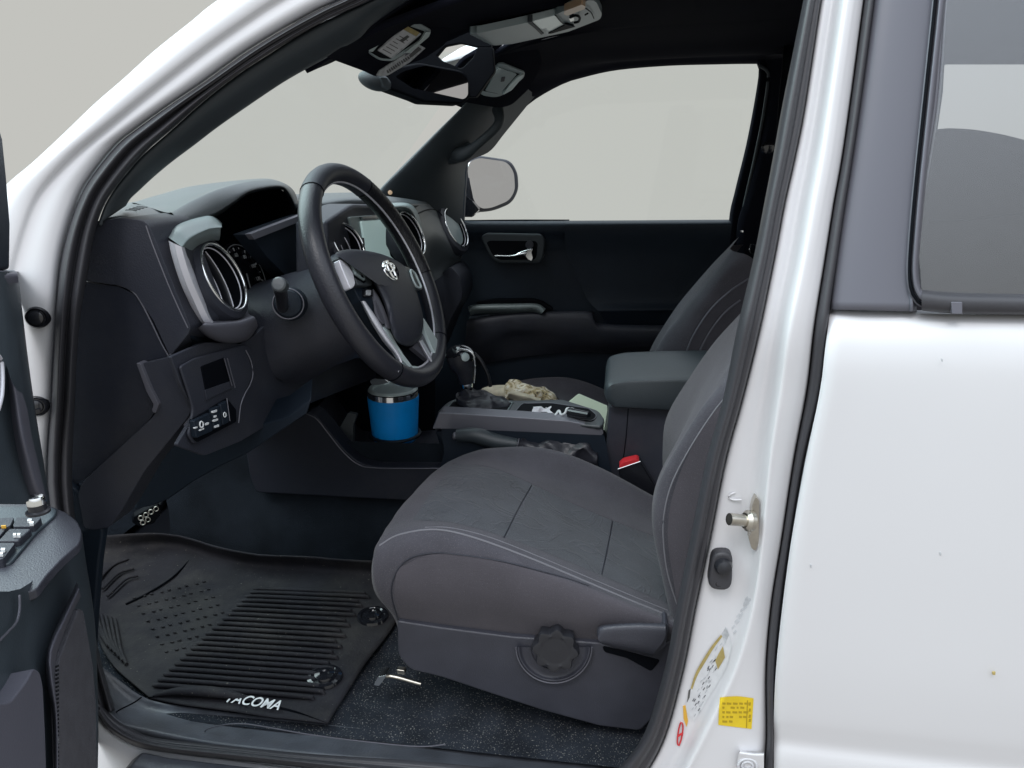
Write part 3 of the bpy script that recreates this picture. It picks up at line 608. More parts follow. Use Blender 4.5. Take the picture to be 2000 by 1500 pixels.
# gauges
nG = Vector((.95, -.05, .36))
gc = PX(478, 535, -.675)
ga = grp('instrument_cluster')
lathe('gauge_face', gc, nG, [(.060, -.003), (.060, 0), (.001, 0)], 'gloss_black', ga, seg=48)
ring('gauge_bezel', gc+nG.normalized()*.004, nG, .0545, .0009, 'label_grey', ga)
aG, bG, nn = frame(nG)
for i in range(13):
    t = math.radians(215-i*20); d = aG*math.cos(t)+bG*math.sin(t); s = -aG*math.sin(t)+bG*math.cos(t)
    w = .0010 if i % 2 else .0016; c1 = gc+d*.050+nn*.002; c2 = gc+d*(.044 if i % 2 == 0 else .047)+nn*.002
    extr('gauge_tick', [c1+s*w, c1-s*w, c2-s*w, c2+s*w], nn*.0008, 'print_white', ga, 0)
for i, tx in enumerate(['0', '20', '40', '60', '80', '100', '120']):
    t = math.radians(215-i*40); d = aG*math.cos(t)+bG*math.sin(t)
    text('gauge_numeral', tx, gc+d*.036+nn*.0022, aG, bG, .010, 'print_white', ga)
quad('gauge_needle', [gc+nn*.004+aG*.001, gc+nn*.004-aG*.001, gc+nn*.004-aG*.0005-bG*.03-aG*.01, gc+nn*.004-bG*.03-aG*.008], 'label_grey', ga, thick=.0005)
gc2 = PX(566, 520, -.70)
lathe('gauge_face', gc2, nG, [(.060, -.003), (.060, 0), (.001, 0)], 'gloss_black', ga, seg=48)
# vents -----------------------------------------------------------
def vent(px, py, X=None, Y=None, R=.05, n=Vector((1, -.08, .46)), slats=2, tag_='air_vent', sy=1.0, ringm='chrome', face='gloss_black'):
    c = PX(px, py, X) if X is not None else P(px, py, Y)
    g = grp(tag_); a, b, nn = frame(n)
    lathe('vent_housing', c, n, [(R*1.30, -.03), (R*1.30, -.012), (R*1.22, .002), (R*1.06, .006), (R*1.03, .004)], 'dash', g, sy=sy, cap=False)
    lathe('vent_bore', c, n, [(R*1.03, .004), (R*.97, -.006), (R*.94, -.045), (.001, -.045)], 'black', g, sy=sy, cap=False)
    ring('vent_ring', c+nn*.006, n, R*1.01, .0024, ringm, g, sy=sy)
    ring('vent_ring', c+nn*.000, n, R*.93, .0011, 'silver', g, sy=sy)
    for k in range(slats):
        x0 = (-.45+.55*k)*R
        pts = []
        for j in range(9):
            v = -1+j/4; yy = v*R*.86*sy*math.sqrt(max(.05, 1-(x0/R)**2))
            pts.append(c-nn*.012+b*yy+a*(x0+R*.22*(1-v*v)))
        loft('vent_slat', [off(pts, nn*.006), off(pts, -nn*.018+a*.006)], 'knob', g, n=16, m=2, thick=.001)
        tube('slat_edge', off(pts, nn*.0065), .0009, 'silver', g, n=20, seg=6)
    return g, c
v1, vc = vent(432, 544, X=-.590, R=.0525, n=Vector((.925, .07, .373)))
# bezel around the driver vent: top arm, silver band, lower arm
BX = -.585
loft('bezel_upper', [[PX(x, y, -.66) for x, y in [(334, 462), (350, 434), (402, 421), (420, 424), (434, 436)]],
     [PX(x, y, -.60) for x, y in [(330, 464), (350, 441), (402, 424), (420, 428), (433, 440)]],
     [PX(x, y, -.575) for x, y in [(352, 480), (368, 462), (402, 446), (420, 443), (433, 443)]],
     [PX(x, y, -.575) for x, y in [(357, 485), (372, 468), (404, 451), (420, 447), (431, 447)]],
     [PX(x, y, -.585) for x, y in [(360, 488), (378, 474), (404, 463), (418, 461), (430, 461)]], [PX(x, y, -.61) for x, y in [(372, 500), (388, 482), (408, 472), (420, 470), (428, 470)]]], 'teal_plastic', v1, n=36, m=4)
bo = [(328, 470), (334, 500), (350, 551), (368, 592), (385, 628), (396, 640)]
bi = [(357, 483), (363, 506), (376, 546), (394, 587), (411, 624), (422, 634)]
loft('bezel_band', [[PX(x, y, -.64) for x, y in bo], [PX(x+2, y, -.583) for x, y in bo], [PX(x, y, -.572) for x, y in mixp(bo, bi, .35)], [PX(x, y, -.568) for x, y in mixp(bo, bi, .45)], [PX(x, y, -.562) for x, y in mixp(bo, bi, .92)], [PX(x, y, -.566) for x, y in bi], [PX(x+10, y, -.60) for x, y in bi]], 'silver', v1, n=40, m=2, across='l', sharp=25)
loft('bezel_lower', [[PX(x, y, -.62) for x, y in [(385, 622), (400, 618), (430, 612), (462, 600), (484, 598)]], [PX(x, y, -.575) for x, y in [(400, 628), (414, 628), (432, 627), (462, 622), (486, 613)]],
     [PX(x, y, -.556) for x, y in [(396, 634), (416, 634), (440, 633), (470, 630), (498, 620)]], [PX(x, y, -.560) for x, y in [(388, 640), (412, 654), (442, 660), (476, 654), (503, 634)]],
     [PX(x, y, -.575) for x, y in [(388, 642), (410, 660), (448, 670), (484, 662), (502, 640)]], [PX(x, y, -.61) for x, y in [(384, 640), (410, 662), (450, 674), (484, 666), (500, 644)]]], 'silver_dark', v1, n=40, m=4)
loft('bezel_inner', [[PX(x, y, -.572) for x, y in [(358, 484), (364, 506), (376, 546), (394, 587), (412, 626)]], [PX(x, y, -.60) for x, y in [(372, 480), (378, 510), (396, 566), (420, 606), (440, 622)]], [PX(x, y, -.63) for x, y in [(395, 462), (420, 520), (440, 560), (462, 596), (480, 606)]]], 'dash', v1, n=30, m=4)
# lower dash: switch bank
LX = -.575
pan('knee_panel', [(334, 697, 2), (400, 668, 10), (470, 672, 6), (492, 660, 6), (600, 560, 10), (650, 590, 10), (760, 700, 10), (740, 735, 20), (600, 790, 20), (520, 832, 10), (470, 862), (400, 890), (345, 870), (380, 812), (376, 795), (353, 750)], PX, LX-.006, 0, 'dash', DB, r=5, vec=Vector((-.006, 0, 0)), bw=.003)
sb = grp('switch_bank')
# raised surround made of four bars around the pocket
pan('surround', [(352, 716, 6), (380, 700, 6), (484, 672, 10), (497, 700, 14), (498, 720, 10), (474, 776, 12), (468, 812, 6), (380, 868, 6), (368, 850, 6), (378, 800, 10), (370, 770, 10)], PX, LX, 0, 'dash', sb, r=6, vec=Vector((-.004, 0, 0)), bw=.0018)
pan('pocket', [(393, 716, 3), (439, 698, 3), (455, 752, 3), (404, 772, 3)], PX, LX+.0015, 0, 'black', sb, r=3, vec=Vector((-.004, 0, 0)), bw=.001)
pan('pocket_floor', [(401, 762), (452, 744), (456, 757), (404, 781)], PX, LX+.003, 0, 'dash', sb, r=1, vec=Vector((-.004, 0, 0)), bw=.001)
for a, b in [((438, 700), (453, 753)), ((444, 700), (459, 757))]: tube('pocket_rib', [PX(*a, LX+.005), PX(*b, LX+.005)], .0009, 'silver_dark', sb, n=4, seg=6)
tube('surround_edge', [PX(x, y, LX+.002) for x, y in [(480, 684), (490, 705), (494, 730), (489, 750), (478, 770), (470, 792), (466, 826)]], .0009, 'grey_strip', sb, n=30, seg=6)
pan('button_well', [(376, 820, 3), (444, 778, 3), (462, 800, 3), (462, 824, 3), (386, 864, 3), (378, 850, 3)], PX, LX+.003, 0, 'black', sb, r=3, vec=Vector((-.006, 0, 0)), bw=.001)
pan('button', [(379, 822), (411, 806), (416, 842), (384, 856)], PX, LX+.008, 0, 'dash_dark', sb, r=3, vec=Vector((-.008, 0, 0)), bw=.0015)
pan('button', [(414, 800), (429, 792), (434, 832), (418, 840)], PX, LX+.008, 0, 'dash_dark', sb, r=3, vec=Vector((-.008, 0, 0)), bw=.0015)
pan('button', [(431, 790), (445, 782), (449, 824), (436, 831)], PX, LX+.008, 0, 'dash_dark', sb, r=3, vec=Vector((-.008, 0, 0)), bw=.0015)
def mk(x, y, w, h, k=-.4): pan('button_mark', [(x, y), (x+w, y+w*k), (x+w, y+h+w*k), (x, y+h)], PX, LX+.0095, 0, 'print_white', sb, r=1, vec=Vector((-.003, 0, 0)), bw=0)
mk(416, 803, 8, 4); mk(419, 812, 4, 4); mk(418, 820, 8, 4); mk(420, 832, 8, 4); mk(381, 835, 5, 2.5); mk(402, 827, 6, 4)
ring('button_mark', PX(393.5, 829, LX+.0095), Vector((1, 0, .1)), .0042, .0010, 'print_white', sb, seg=20); mk(390, 839, 9, 3)
ring('button_mark', PX(439, 810, LX+.0095), Vector((1, 0, .1)), .0034, .0008, 'print_white', sb, seg=20)
tube('button_divider', [PX(443, 778, LX+.01), PX(449, 822, LX+.01)], .0007, 'grey_strip', sb, n=4, seg=6)
# ---------------- steering column, stalk and wheel
WC = Vector((-.408, .40, 1.251)); wt = math.radians(24.5); wa = math.radians(-4.35)
WN = Vector((math.cos(wt)*math.cos(wa), math.cos(wt)*math.sin(wa), math.sin(wt)))
wR, wU, _ = frame(WN)      # wR: to the driver's right when facing... +Y side; wU: up along the wheel
sc_ = grp('steering_column')
def cring(c, w, h, k=0, n=20):
    return [c+wR*math.cos(2*math.pi*i/n)*w+wU*math.sin(2*math.pi*i/n)*h for i in range(n+1)]
loft('column_cover', [cring(WC-WN*.030-wU*.012, .070, .064), cring(WC-WN*.05-wU*.015, .092, .082), cring(WC-WN*.10-wU*.025, .105, .088), cring(WC-WN*.16-wU*.02, .115, .092), cring(WC-WN*.22-wU*.02, .12, .10)], 'dash', sc_, n=60, m=5)
sp = P(548, 600, .24)
lathe('stalk_boot', sp+Vector((0, .03, 0)), Vector((.35, -1, .2)), [(.028, -.03), (.026, -.004), (.022, .004), (.020, .008), (.014, .010)], 'dash_dark', sc_, seg=32)
ring('boot_ring', sp+Vector((.0, .028, 0)), Vector((.35, -1, .2)), .024, .0012, 'grey_strip', sc_)
sk = grp('wiper_stalk')
tube('stalk_arm', [P(552, 600, .26), P(550, 580, .225), P(546, 560, .195)], [.0095, .0095, .0105], 'knob', sk, n=16, seg=20)
lathe('stalk_end', P(546, 556, .190), Vector((.15, -1, .35)), [(.0108, -.012), (.0114, .0), (.0108, .005), (.0085, .0070), (.001, .0075)], 'soft_top', sk, seg=28)
sw_ = grp('steering_wheel')
NR = 120
def rimpt(t, R=.193): return WC+wR*math.cos(t)*R+wU*math.sin(t)*R
RMN = .189
def torus(name, t0, t1, rr, material, R=.189, rn=.85, n=90, seg=18, full=False, label=None, lift=0, bulge=None):
    bm = bmesh.new(); rings = []
    cnt = n if full else n+1
    for i in range(cnt):
        t = t0+(t1-t0)*i/n; c = rimpt(t, R)+WN*lift; d = wR*math.cos(t)+wU*math.sin(t)
        q = rr*(1+(bulge(t) if bulge else 0))
        rings.append([bm.verts.new(c+d*math.cos(2*math.pi*j/seg)*q*rn+WN*math.sin(2*math.pi*j/seg)*q) for j in range(seg)])
    for i in range(cnt if full else cnt-1):
        a, b = rings[i], rings[(i+1) % cnt]
        for j in range(seg): bm.faces.new((a[j], b[j], b[(j+1) % seg], a[(j+1) % seg]))
    if not full: bm.faces.new(rings[0]); bm.faces.new(rings[-1])
    return finish(bm, name, material, sw_, label, 60)
D = math.radians
# the rim: dark leather, smoother top section, worn far side
torus('rim', 0, 2*math.pi, .0190, 'leather', full=True, n=120, rn=.88)
torus('rim_top_section', D(58), D(122), .0196, 'dash', n=50, rn=.88)
torus('rim_worn_section', D(-8), D(57), .0196, 'leather_worn', n=50, rn=.88, bulge=lambda t: .02*math.sin(t*140))
for t in (58, 122, -52, -128, -8): torus('rim_seam', D(t)-.004, D(t)+.004, .0200, 'black', n=3, rn=.88)
# bright bead on the inner edge of the rim
pts = [rimpt(2*math.pi*i/48, .189-.0164)+WN*.004 for i in range(48)]
tube('rim_bead', pts, .0021, 'silver', sw_, n=120, seg=6, closed=True, up=WN)
# hub parts laid out in planes parallel to the wheel
def WP(px, py, h=0.0):
    d = ray(px, py); o = WC+WN*h; return CAM+d*((o-CAM).dot(WN)/d.dot(WN))
def wpan(name, pts, h, th, material, parent=None, r=4, bw=.002, label=None):
    return extr(name, [WP(x, y, h) for x, y in (rnd(pts, r) if r else pts)], -WN*th, material, parent or sw_, bw, label)
cov = [(654, 496), (667, 489), (695, 487), (737, 494), (769, 506), (791, 521), (804, 542), (816, 577), (825, 611), (827, 632), (823, 653), (812, 671), (795, 677), (778, 670), (769, 658), (762, 640), (757, 617), (748, 589), (733, 559), (716, 529), (705, 513), (692, 503), (671, 500)]
bm = bmesh.new(); o_ = crom([Vector((*p, 0)) for p in cov], 90, True); cc = Vector((766, 575, 0)); rings = []
for k_, h in [(1.0, -.02), (1.0, .010), (.985, .016), (.94, .0205), (.80, .025), (.55, .029), (.25, .031)]:
    rings.append([bm.verts.new(WP(*(cc+(p-cc)*k_).to_2d(), h if k_ < 1 or h > 0 else h)) for p in o_])
for a, b in zip(rings, rings[1:]):
    for j in range(90): bm.faces.new((a[j], a[(j+1) % 90], b[(j+1) % 90], b[j]))
bm.faces.new(rings[0]); bm.faces.new(rings[-1])
hb = finish(bm, 'airbag_cover', 'dash', sw_, None, 50)
wpan('hub_backing', [(662, 500), (700, 490), (780, 512), (806, 530), (832, 570), (850, 640), (862, 690), (850, 712), (806, 690), (770, 670), (740, 640), (700, 590), (672, 540)], -.012, .03, 'dash_dark', r=10, bw=.004)
# emblem: three ovals
onc = on(bvh(hb), .0)
ec = onc(762, 529)-WN*.0005; eN = (WN+wU*.05-wR*.02).normalized()
lathe('emblem_ring', ec, eN, [(.0255, -.004), (.0265, .001), (.025, .0035), (.0222, .003), (.0222, -.001)], 'chrome', hb, sy=.74, seg=40, cap=False, up=wU)
lathe('emblem_disc', ec-eN*.0008, eN, [(.0235, -.003), (.0235, .0), (.001, .0)], 'gloss_black', hb, sy=.72, seg=40, up=wU)
eA_, eB_, _n = frame(eN, wU)
def ell(c, rx, ry): tube('emblem_oval', [c+eA_*math.cos(2*math.pi*i/20)*rx+eB_*math.sin(2*math.pi*i/20)*ry+_n*.0025 for i in range(20)], .0020, 'chrome', hb, n=40, seg=6, closed=True, up=_n)
ell(ec+eB_*.0055, .0185, .0070); ell(ec-eB_*.001, .0080, .0165)
# left pod, blade and plates
wpan('button_pod', [(660, 503), (676, 499), (697, 501), (711, 513), (722, 538), (728, 557), (699, 557), (690, 532), (680, 515), (664, 509)], .018, .016, 'soft_top', r=4, bw=.003)
wpan('pod_blade', [(662, 505), (675, 511), (690, 533), (695, 556), (686, 566), (678, 547), (667, 521)], .020, .012, 'silver', r=6, bw=.003)
pd_ = wpan('control_pad', [(686, 508), (698, 508), (715, 530), (715, 548), (695, 535)], .023, .006, 'teal_plastic', r=4, bw=.0025)
wpan('pad_mark', [(692, 514), (697, 515), (699, 519), (694, 518)], .0236, .002, 'gloss_black', pd_, r=1, bw=0)
wpan('pad_mark', [(704, 535), (709, 538), (711, 543), (706, 540)], .0236, .002, 'gloss_black', pd_, r=1, bw=0)
wpan('pad_shadow', [(684, 509), (688, 510), (697, 536), (715, 550), (712, 553), (692, 540)], .0195, .002, 'black', r=2, bw=0)
wpan('spoke', [(690, 560), (729, 558), (738, 588), (740, 611), (753, 640), (746, 638), (724, 612), (704, 588)], .008, .02, 'dash_dark', r=3)
wpan('voice_button', [(711, 563), (729, 563), (729, 580), (711, 579)], .012, .008, 'gloss_black', r=3)
wpan('button_face', [(716, 566), (725, 566), (725, 577), (716, 576)], .0135, .003, 'label_grey', r=2, bw=.001)
wpan('cover_edge', [(729, 563), (740, 580), (752, 606), (763, 636), (764, 643), (756, 639), (746, 618), (736, 594)], .014, .012, 'grey_strip', r=3)
wpan('edge_inner', [(733, 585), (742, 604), (752, 628), (750, 633), (742, 624), (735, 608)], .0148, .004, 'silver_dark', r=3, bw=.001)
for q in ((737, 613), (747, 630)): wpan('lower_switch', [(q[0]-2, q[1]-3), (q[0]+4, q[1]), (q[0]+6, q[1]+6), (q[0], q[1]+4)], .013, .004, 'gloss_black', r=1, bw=.001)
loft('spoke_blade_and_highlight', [[WP(x, y, .004) for x, y in [(703, 588), (727, 634), (748, 667), (772, 697), (781, 716), (776, 727)]], [WP(x, y, .013) for x, y in [(706, 588), (731, 632), (752, 663), (775, 694), (783, 713), (777, 727)]], [WP(x, y, .016) for x, y in [(711, 588), (737, 628), (756, 659), (778, 691), (785, 711), (778, 727)]], [WP(x, y, .012) for x, y in [(714, 589), (740, 627), (758, 657), (780, 690), (786, 711), (779, 727)]]], 'silver', sw_, n=40, m=3)
wpan('lower_plate', [(748, 637), (760, 643), (774, 670), (790, 695), (806, 716), (799, 717), (781, 697), (760, 665)], .010, .008, 'teal_gloss', r=3)
# right pod and plates
wpan('button_pod', [(789, 519), (799, 522), (812, 533), (826, 565), (812, 567), (801, 543)], .018, .016, 'soft_top', r=3, bw=.003)
tube('control_ring', [WP(x, y, .021) for x, y in [(802, 528), (810, 534), (817, 548), (822, 561), (814, 560), (806, 545)]], .0022, 'teal_gloss', sw_, n=40, seg=8, closed=True)
wpan('lower_spoke', [(805, 678), (816, 668), (829, 648), (842, 678), (862, 714), (846, 712), (832, 700)], .004, .012, 'silver_dark', r=2, bw=.003)
loft('spoke_blade_and_highlight', [[WP(x, y, .004) for x, y in [(816, 668), (828, 690), (841, 711)]], [WP(x, y, .011) for x, y in [(819, 666), (831, 688), (845, 711)]], [WP(x, y, .011) for x, y in [(822, 665), (834, 687), (848, 711)]], [WP(x, y, .004) for x, y in [(825, 663), (838, 686), (851, 712)]]], 'silver', sw_, n=14, m=3)  # silver strip painted in as the highlight along the right lower spoke
wpan('right_plate', [(827, 620), (856, 666), (872, 692), (863, 716), (845, 680), (829, 644)], .010, .008, 'teal_gloss', r=3)
loft('lower_rim_trim', [[WP(x, y, .004) for x, y in [(800, 714), (822, 715), (842, 708), (864, 712)]], [WP(x, y, .010) for x, y in [(806, 719), (826, 722), (846, 718), (864, 716)]], [WP(x, y, .008) for x, y in [(812, 723), (832, 732), (852, 728), (864, 718)]]], 'teal_gloss', sw_, n=24, m=4)
wpan('hub_well', [(772, 668), (806, 676), (832, 700), (846, 712), (806, 716)], -.004, .004, 'black', r=4, bw=0)
# ---------------- centre stack
CS = grp('centre_stack')
pan('stack_housing', [(640, 432, 6), (690, 398, 10), (800, 402, 12), (826, 430, 14), (834, 500, 14), (830, 560, 10), (800, 700, 10), (700, 700, 10), (640, 600, 10)], PX, -.50, 0, 'dash', CS, r=8, vec=Vector((-.06, 0, 0)), bw=.008)
pan('screen_bezel', [(683, 424), (786, 416), (812, 560), (712, 560)], PX, -.495, 0, 'teal_plastic', CS, r=3, vec=Vector((-.01, 0, 0)), bw=.002)
pan('display', [(706, 432), (772, 428), (796, 545), (724, 545)], PX, -.491, 0, 'screen_glow', CS, r=2, vec=Vector((-.006, 0, 0)), bw=.001)
pan('disc_slot', [(707, 424), (738, 420), (740, 427), (710, 431)], PX, -.489, 0, 'gloss_black', CS, r=1, vec=Vector((-.006, 0, 0)), bw=.0)
pan('menu_button', [(702, 466), (711, 464), (713, 480), (704, 482)], PX, -.489, 0, 'dash', CS, r=2, vec=Vector((-.004, 0, 0)), bw=.0)
loft('stack_brow', [[P(600, 384, .72), P(690, 378, .90), P(780, 386, 1.0), P(850, 398, 1.36)], [P(600, 396, .60), P(690, 386, .72), P(780, 396, .9), P(850, 402, 1.34)], [P(600, 412, .58), P(690, 402, .70), P(778, 405, .88), P(846, 404, 1.33)], [P(600, 424, .60), P(690, 414, .72), P(776, 412, .9), P(846, 410, 1.34)]], 'soft_top', CS, n=30, m=4)
vent(677, 478, X=-.492, R=.0385, slats=2, n=Vector((.858, -.261, .443)))
vent(800, 458, X=-.455, R=.050, slats=2, n=Vector((.90, -.15, .40)))
loft('vent_shroud', [[PX(x, y, -.50) for x, y in [(756, 396), (800, 398), (818, 420), (828, 460), (834, 510)]], [PX(x, y, -.455) for x, y in [(760, 404), (796, 404), (812, 424), (822, 462), (826, 512)]], [PX(x, y, -.47) for x, y in [(764, 412), (792, 412), (804, 428), (812, 462), (816, 508)]]], 'teal_plastic', CS, n=24, m=4)
# glovebox and passenger side of the dash
loft('passenger_dash', [[P(812, 405, 1.0), P(835, 394, 1.30), P(868, 400, 1.38)], [P(812, 420, .98), P(838, 410, 1.20), P(872, 428, 1.37)], [P(824, 470, .98), P(862, 470, 1.18), P(900, 500, 1.36)], [P(832, 520, .98), P(850, 522, 1.17), P(902, 500, 1.36)], [P(830, 560, 1.0), P(862, 540, 1.2), P(900, 514, 1.38)]], 'soft_top', DB, n=24, m=5)
tube('glovebox_seam', [P(812, 419, .975), P(838, 409, 1.18), P(858, 414, 1.26), P(872, 440, 1.33), P(884, 474, 1.345)], .0016, 'black', DB, n=30, seg=6)
pan('knee_bolster', [(832, 560, 4), (880, 520, 8), (898, 540, 14), (904, 580, 14), (882, 620, 14), (850, 700, 10), (800, 720, 10)], P, 1.22, .16, 'dash_mid', DB, r=10, bw=.01)
v4, _c = vent(888, 446, Y=1.335, R=.060, slats=1, n=Vector((.88, -.17, .42)), face='teal_plastic')

_n4 = Vector((.88, -.17, .42)).normalized()
lathe('vent_shutter', _c-_n4*.004, _n4, [(.050, -.004), (.050, 0), (.001, .004)], 'teal_plastic', v4, seg=36)
# ---------------- centre console
CC = grp('centre_console')
side = [(480, 880, 4), (540, 842, 8), (600, 806, 4), (618, 812, 10), (640, 838, 14), (668, 874, 20), (700, 904, 24), (735, 913, 20), (860, 914, 4), (960, 922, 4), (1260, 950, 4), (1260, 1010, 4), (800, 978, 4), (500, 962, 8), (488, 930, 8)]
pan('console_side', side, P, .60, .05, 'dash_mid', CC, r=8, bw=.003)
tube('console_edge', [P(x, y, .597) for x, y in [(598, 808), (618, 818), (640, 845), (668, 880), (698, 906), (735, 914), (860, 915)]], .0013, 'silver_dark', CC, n=50, seg=6)
loft('console_ramp', [[P(x, y, .605) for x, y in [(600, 806), (620, 816), (642, 842), (670, 878), (702, 906), (740, 912), (860, 914), (1000, 914)]], [P(x, y, .66) for x, y in [(612, 800), (632, 812), (655, 840), (680, 872), (705, 890), (740, 892), (850, 892), (1000, 890)]], [P(x, y, .80) for x, y in [(640, 770), (650, 790), (672, 820), (700, 850), (720, 856), (760, 857), (850, 855), (1000, 850)]], [P(x, y, .88) for x, y in [(640, 740), (650, 760), (672, 790), (700, 830), (720, 838), (760, 840), (850, 838), (1000, 836)]]], 'dash', CC, n=40, m=4)
loft('console_front_wall', [[P(x, y, .86) for x, y in [(560, 700), (600, 690), (700, 690), (850, 690)]], [P(x, y, .86) for x, y in [(560, 900), (640, 860), (700, 850), (850, 840)]]], 'black', CC, n=10, m=3)
pan('phone_holder', [(655, 850), (680, 806), (697, 810), (690, 830), (690, 880), (672, 862)], P, .66, .012, 'soft_top', CC, r=3, bw=.002)
# cup wells
for cx, cy in ((772, 846), ):
    ring('cup_well', P(cx, cy, .70), Vector((0, 0, 1)), .056, .004, 'dash_dark', CC)
loft('rear_tray', [[P(x, y, .60) for x, y in [(858, 915), (868, 880), (862, 840), (900, 838), (1180, 850)]], [P(x, y, .605) for x, y in [(860, 918), (900, 905), (1000, 912), (1100, 930), (1200, 940)]], [P(x, y, .62) for x, y in [(860, 930), (900, 940), (1000, 950), (1100, 960), (1230, 970)]]], 'dash_dark', CC, n=24, m=4)
pan('tray_wall', [(850, 842, 6), (1180, 852, 20), (1186, 870, 10), (1176, 925, 30), (1130, 960), (880, 940, 10), (864, 890, 20)], P, .655, .05, 'dash_dark', CC, r=8, bw=.004)
# silver surround + shifter plate
pan('shifter_surround', [(857, 806, 4), (900, 808, 2), (1010, 815, 2), (1110, 822, 4), (1172, 834, 10), (1180, 846, 8), (1172, 854, 6), (1100, 851, 2), (858, 838, 4), (844, 838, 4)], P, .64, .045, 'grey_strip', CC, r=4, bw=.004)
ztop = P(1010, 815, .66).z
def top(pts, dz=0): return [PZ(x, y, ztop+dz) for x, y in pts]
extr('shifter_plate', top(rnd([(852, 806), (872, 786), (900, 774), (1010, 782), (1100, 780), (1170, 802), (1182, 820), (1176, 832), (1000, 815)], 8), -.001), Vector((0, 0, -.008)), 'soft_top', CC, .003)
extr('boot_well', top(rnd([(870, 801), (886, 784), (1000, 786), (988, 806)], 3), .0012), Vector((0, 0, -.002)), 'black', CC, 0)
extr('cup_holder_shade', top(rnd([(1004, 807), (1020, 788), (1075, 787), (1150, 798), (1166, 812), (1158, 822), (1090, 817)], 6), .0012), Vector((0, 0, -.002)), 'black', CC, 0)  # flat black sheet stands in for the shade inside the holder
tube('holder_rim', top(rnd([(1004, 807), (1020, 788), (1075, 787), (1150, 798), (1166, 812), (1158, 822), (1090, 817)], 6)), .0014, 'grey_strip', CC, n=80, seg=6, closed=True)
tube('boot_rim', top(rnd([(868, 802), (886, 783), (1001, 786), (988, 807)], 4), .001), .0016, 'teal_plastic', CC, n=60, seg=6, closed=True)
# shifter
sh_ = grp('gear_shifter')
bc = PZ(925, 797, ztop)
def wobb(a):
    def f(c): 
        v = noise.noise_vector(c*45); return v*a
    return f
def bootrow(px, py, Y, w, d, n=16): 
    c = P(px, py, Y); return [c+Vector((math.cos(2*math.pi*i/n)*w, math.sin(2*math.pi*i/n)*d, 0)) for i in range(n+1)]
loft('boot', [bootrow(944, 808, .74, .066, .055), bootrow(946, 794, .74, .064, .045), bootrow(936, 776, .75, .056, .034), bootrow(922, 768, .76, .030, .024), bootrow(913, 758, .765, .014, .013)], 'leather', sh_, n=48, m=5, wob=wobb(.010), sharp=None)
lathe('collar', P(912, 752, .765), Vector((-.05, 0, 1)), [(.013, -.006), (.014, .0), (.0135, .010), (.011, .012)], 'chrome', sh_, seg=28)
tube('grip', [P(912, 748, .765), P(908, 725, .765), P(900, 705, .765), P(896, 692, .765)], [.017, .022, .029, .031], 'leather', sh_, n=24, seg=24)
bm = bmesh.new(); bmesh.ops.create_uvsphere(bm, u_segments=32, v_segments=20, radius=1)
kc = P(899, 694, .765)
for v in bm.verts: v.co = kc+Vector((v.co.x*.034+v.co.z*.006, v.co.y*.028, v.co.z*(.024 if v.co.z > 0 else .022)-v.co.x*.004))
finish(bm, 'shift_knob', 'gloss_black', sh_, None, None)
tube('knob_trim', [P(x, y, .738) for x, y in [(900, 682), (918, 686), (926, 696), (928, 720), (926, 748)]], [.0022, .003, .0022, .0016, .0014], 'chrome', sh_, n=24, seg=8)
lathe('knob_button', P(909, 698, .738), Vector((.4, -1, .1)), [(.010, -.004), (.009, .002), (.001, .003)], 'teal_gloss', sh_, seg=20)
tube('cable_loop', [P(x, y, .80) for x, y in [(926, 690), (940, 706), (952, 730), (958, 755)]], .0045, 'knob', sh_, n=20)
# parking brake
pb = grp('parking_brake')
tube('lever_grip', [P(892, 850, .60), P(930, 851, .60), (P(970, 862, .60)), P(1010, 868, .60)], [.0135, .0172, .0172, .0130], 'armrest_top', pb, n=30, seg=20)
lathe('release_button', P(889, 851, .60), Vector((-1, -.2, .15)), [(.008, -.006), (.008, .003), (.005, .0055), (.001, .006)], 'grey_strip', pb, seg=20)
for x in (1012, 1017, 1021): ring('lever_collar', P(x, 868+(x-1012)*.2, .60), Vector((1, 0, -.15)), .0125, .0016, 'silver_dark', pb, seg=24)
loft('brake_boot', [[P(1020, 868, .60)+Vector((0, math.cos(a)*.011, math.sin(a)*.011)) for a in [2*math.pi*i/12 for i in range(13)]], [P(1052, 872, .605)+Vector((0, math.cos(a)*.012, math.sin(a)*.010)) for a in [2*math.pi*i/12 for i in range(13)]],
     [P(1072, 880, .61)+Vector((0, math.cos(a)*.024, math.sin(a)*.028)) for a in [2*math.pi*i/12 for i in range(13)]], [P(1112, 882, .615)+Vector((0, math.cos(a)*.028, math.sin(a)*.026)) for a in [2*math.pi*i/12 for i in range(13)]], [P(1152, 884, .62)+Vector((0, math.cos(a)*.03, math.sin(a)*.03)) for a in [2*math.pi*i/12 for i in range(13)]], [P(1168, 908, .62)+Vector((0, math.cos(a)*.03, math.sin(a)*.02)) for a in [2*math.pi*i/12 for i in range(13)]]], 'leather', pb, n=40, m=5, wob=wobb(.012))
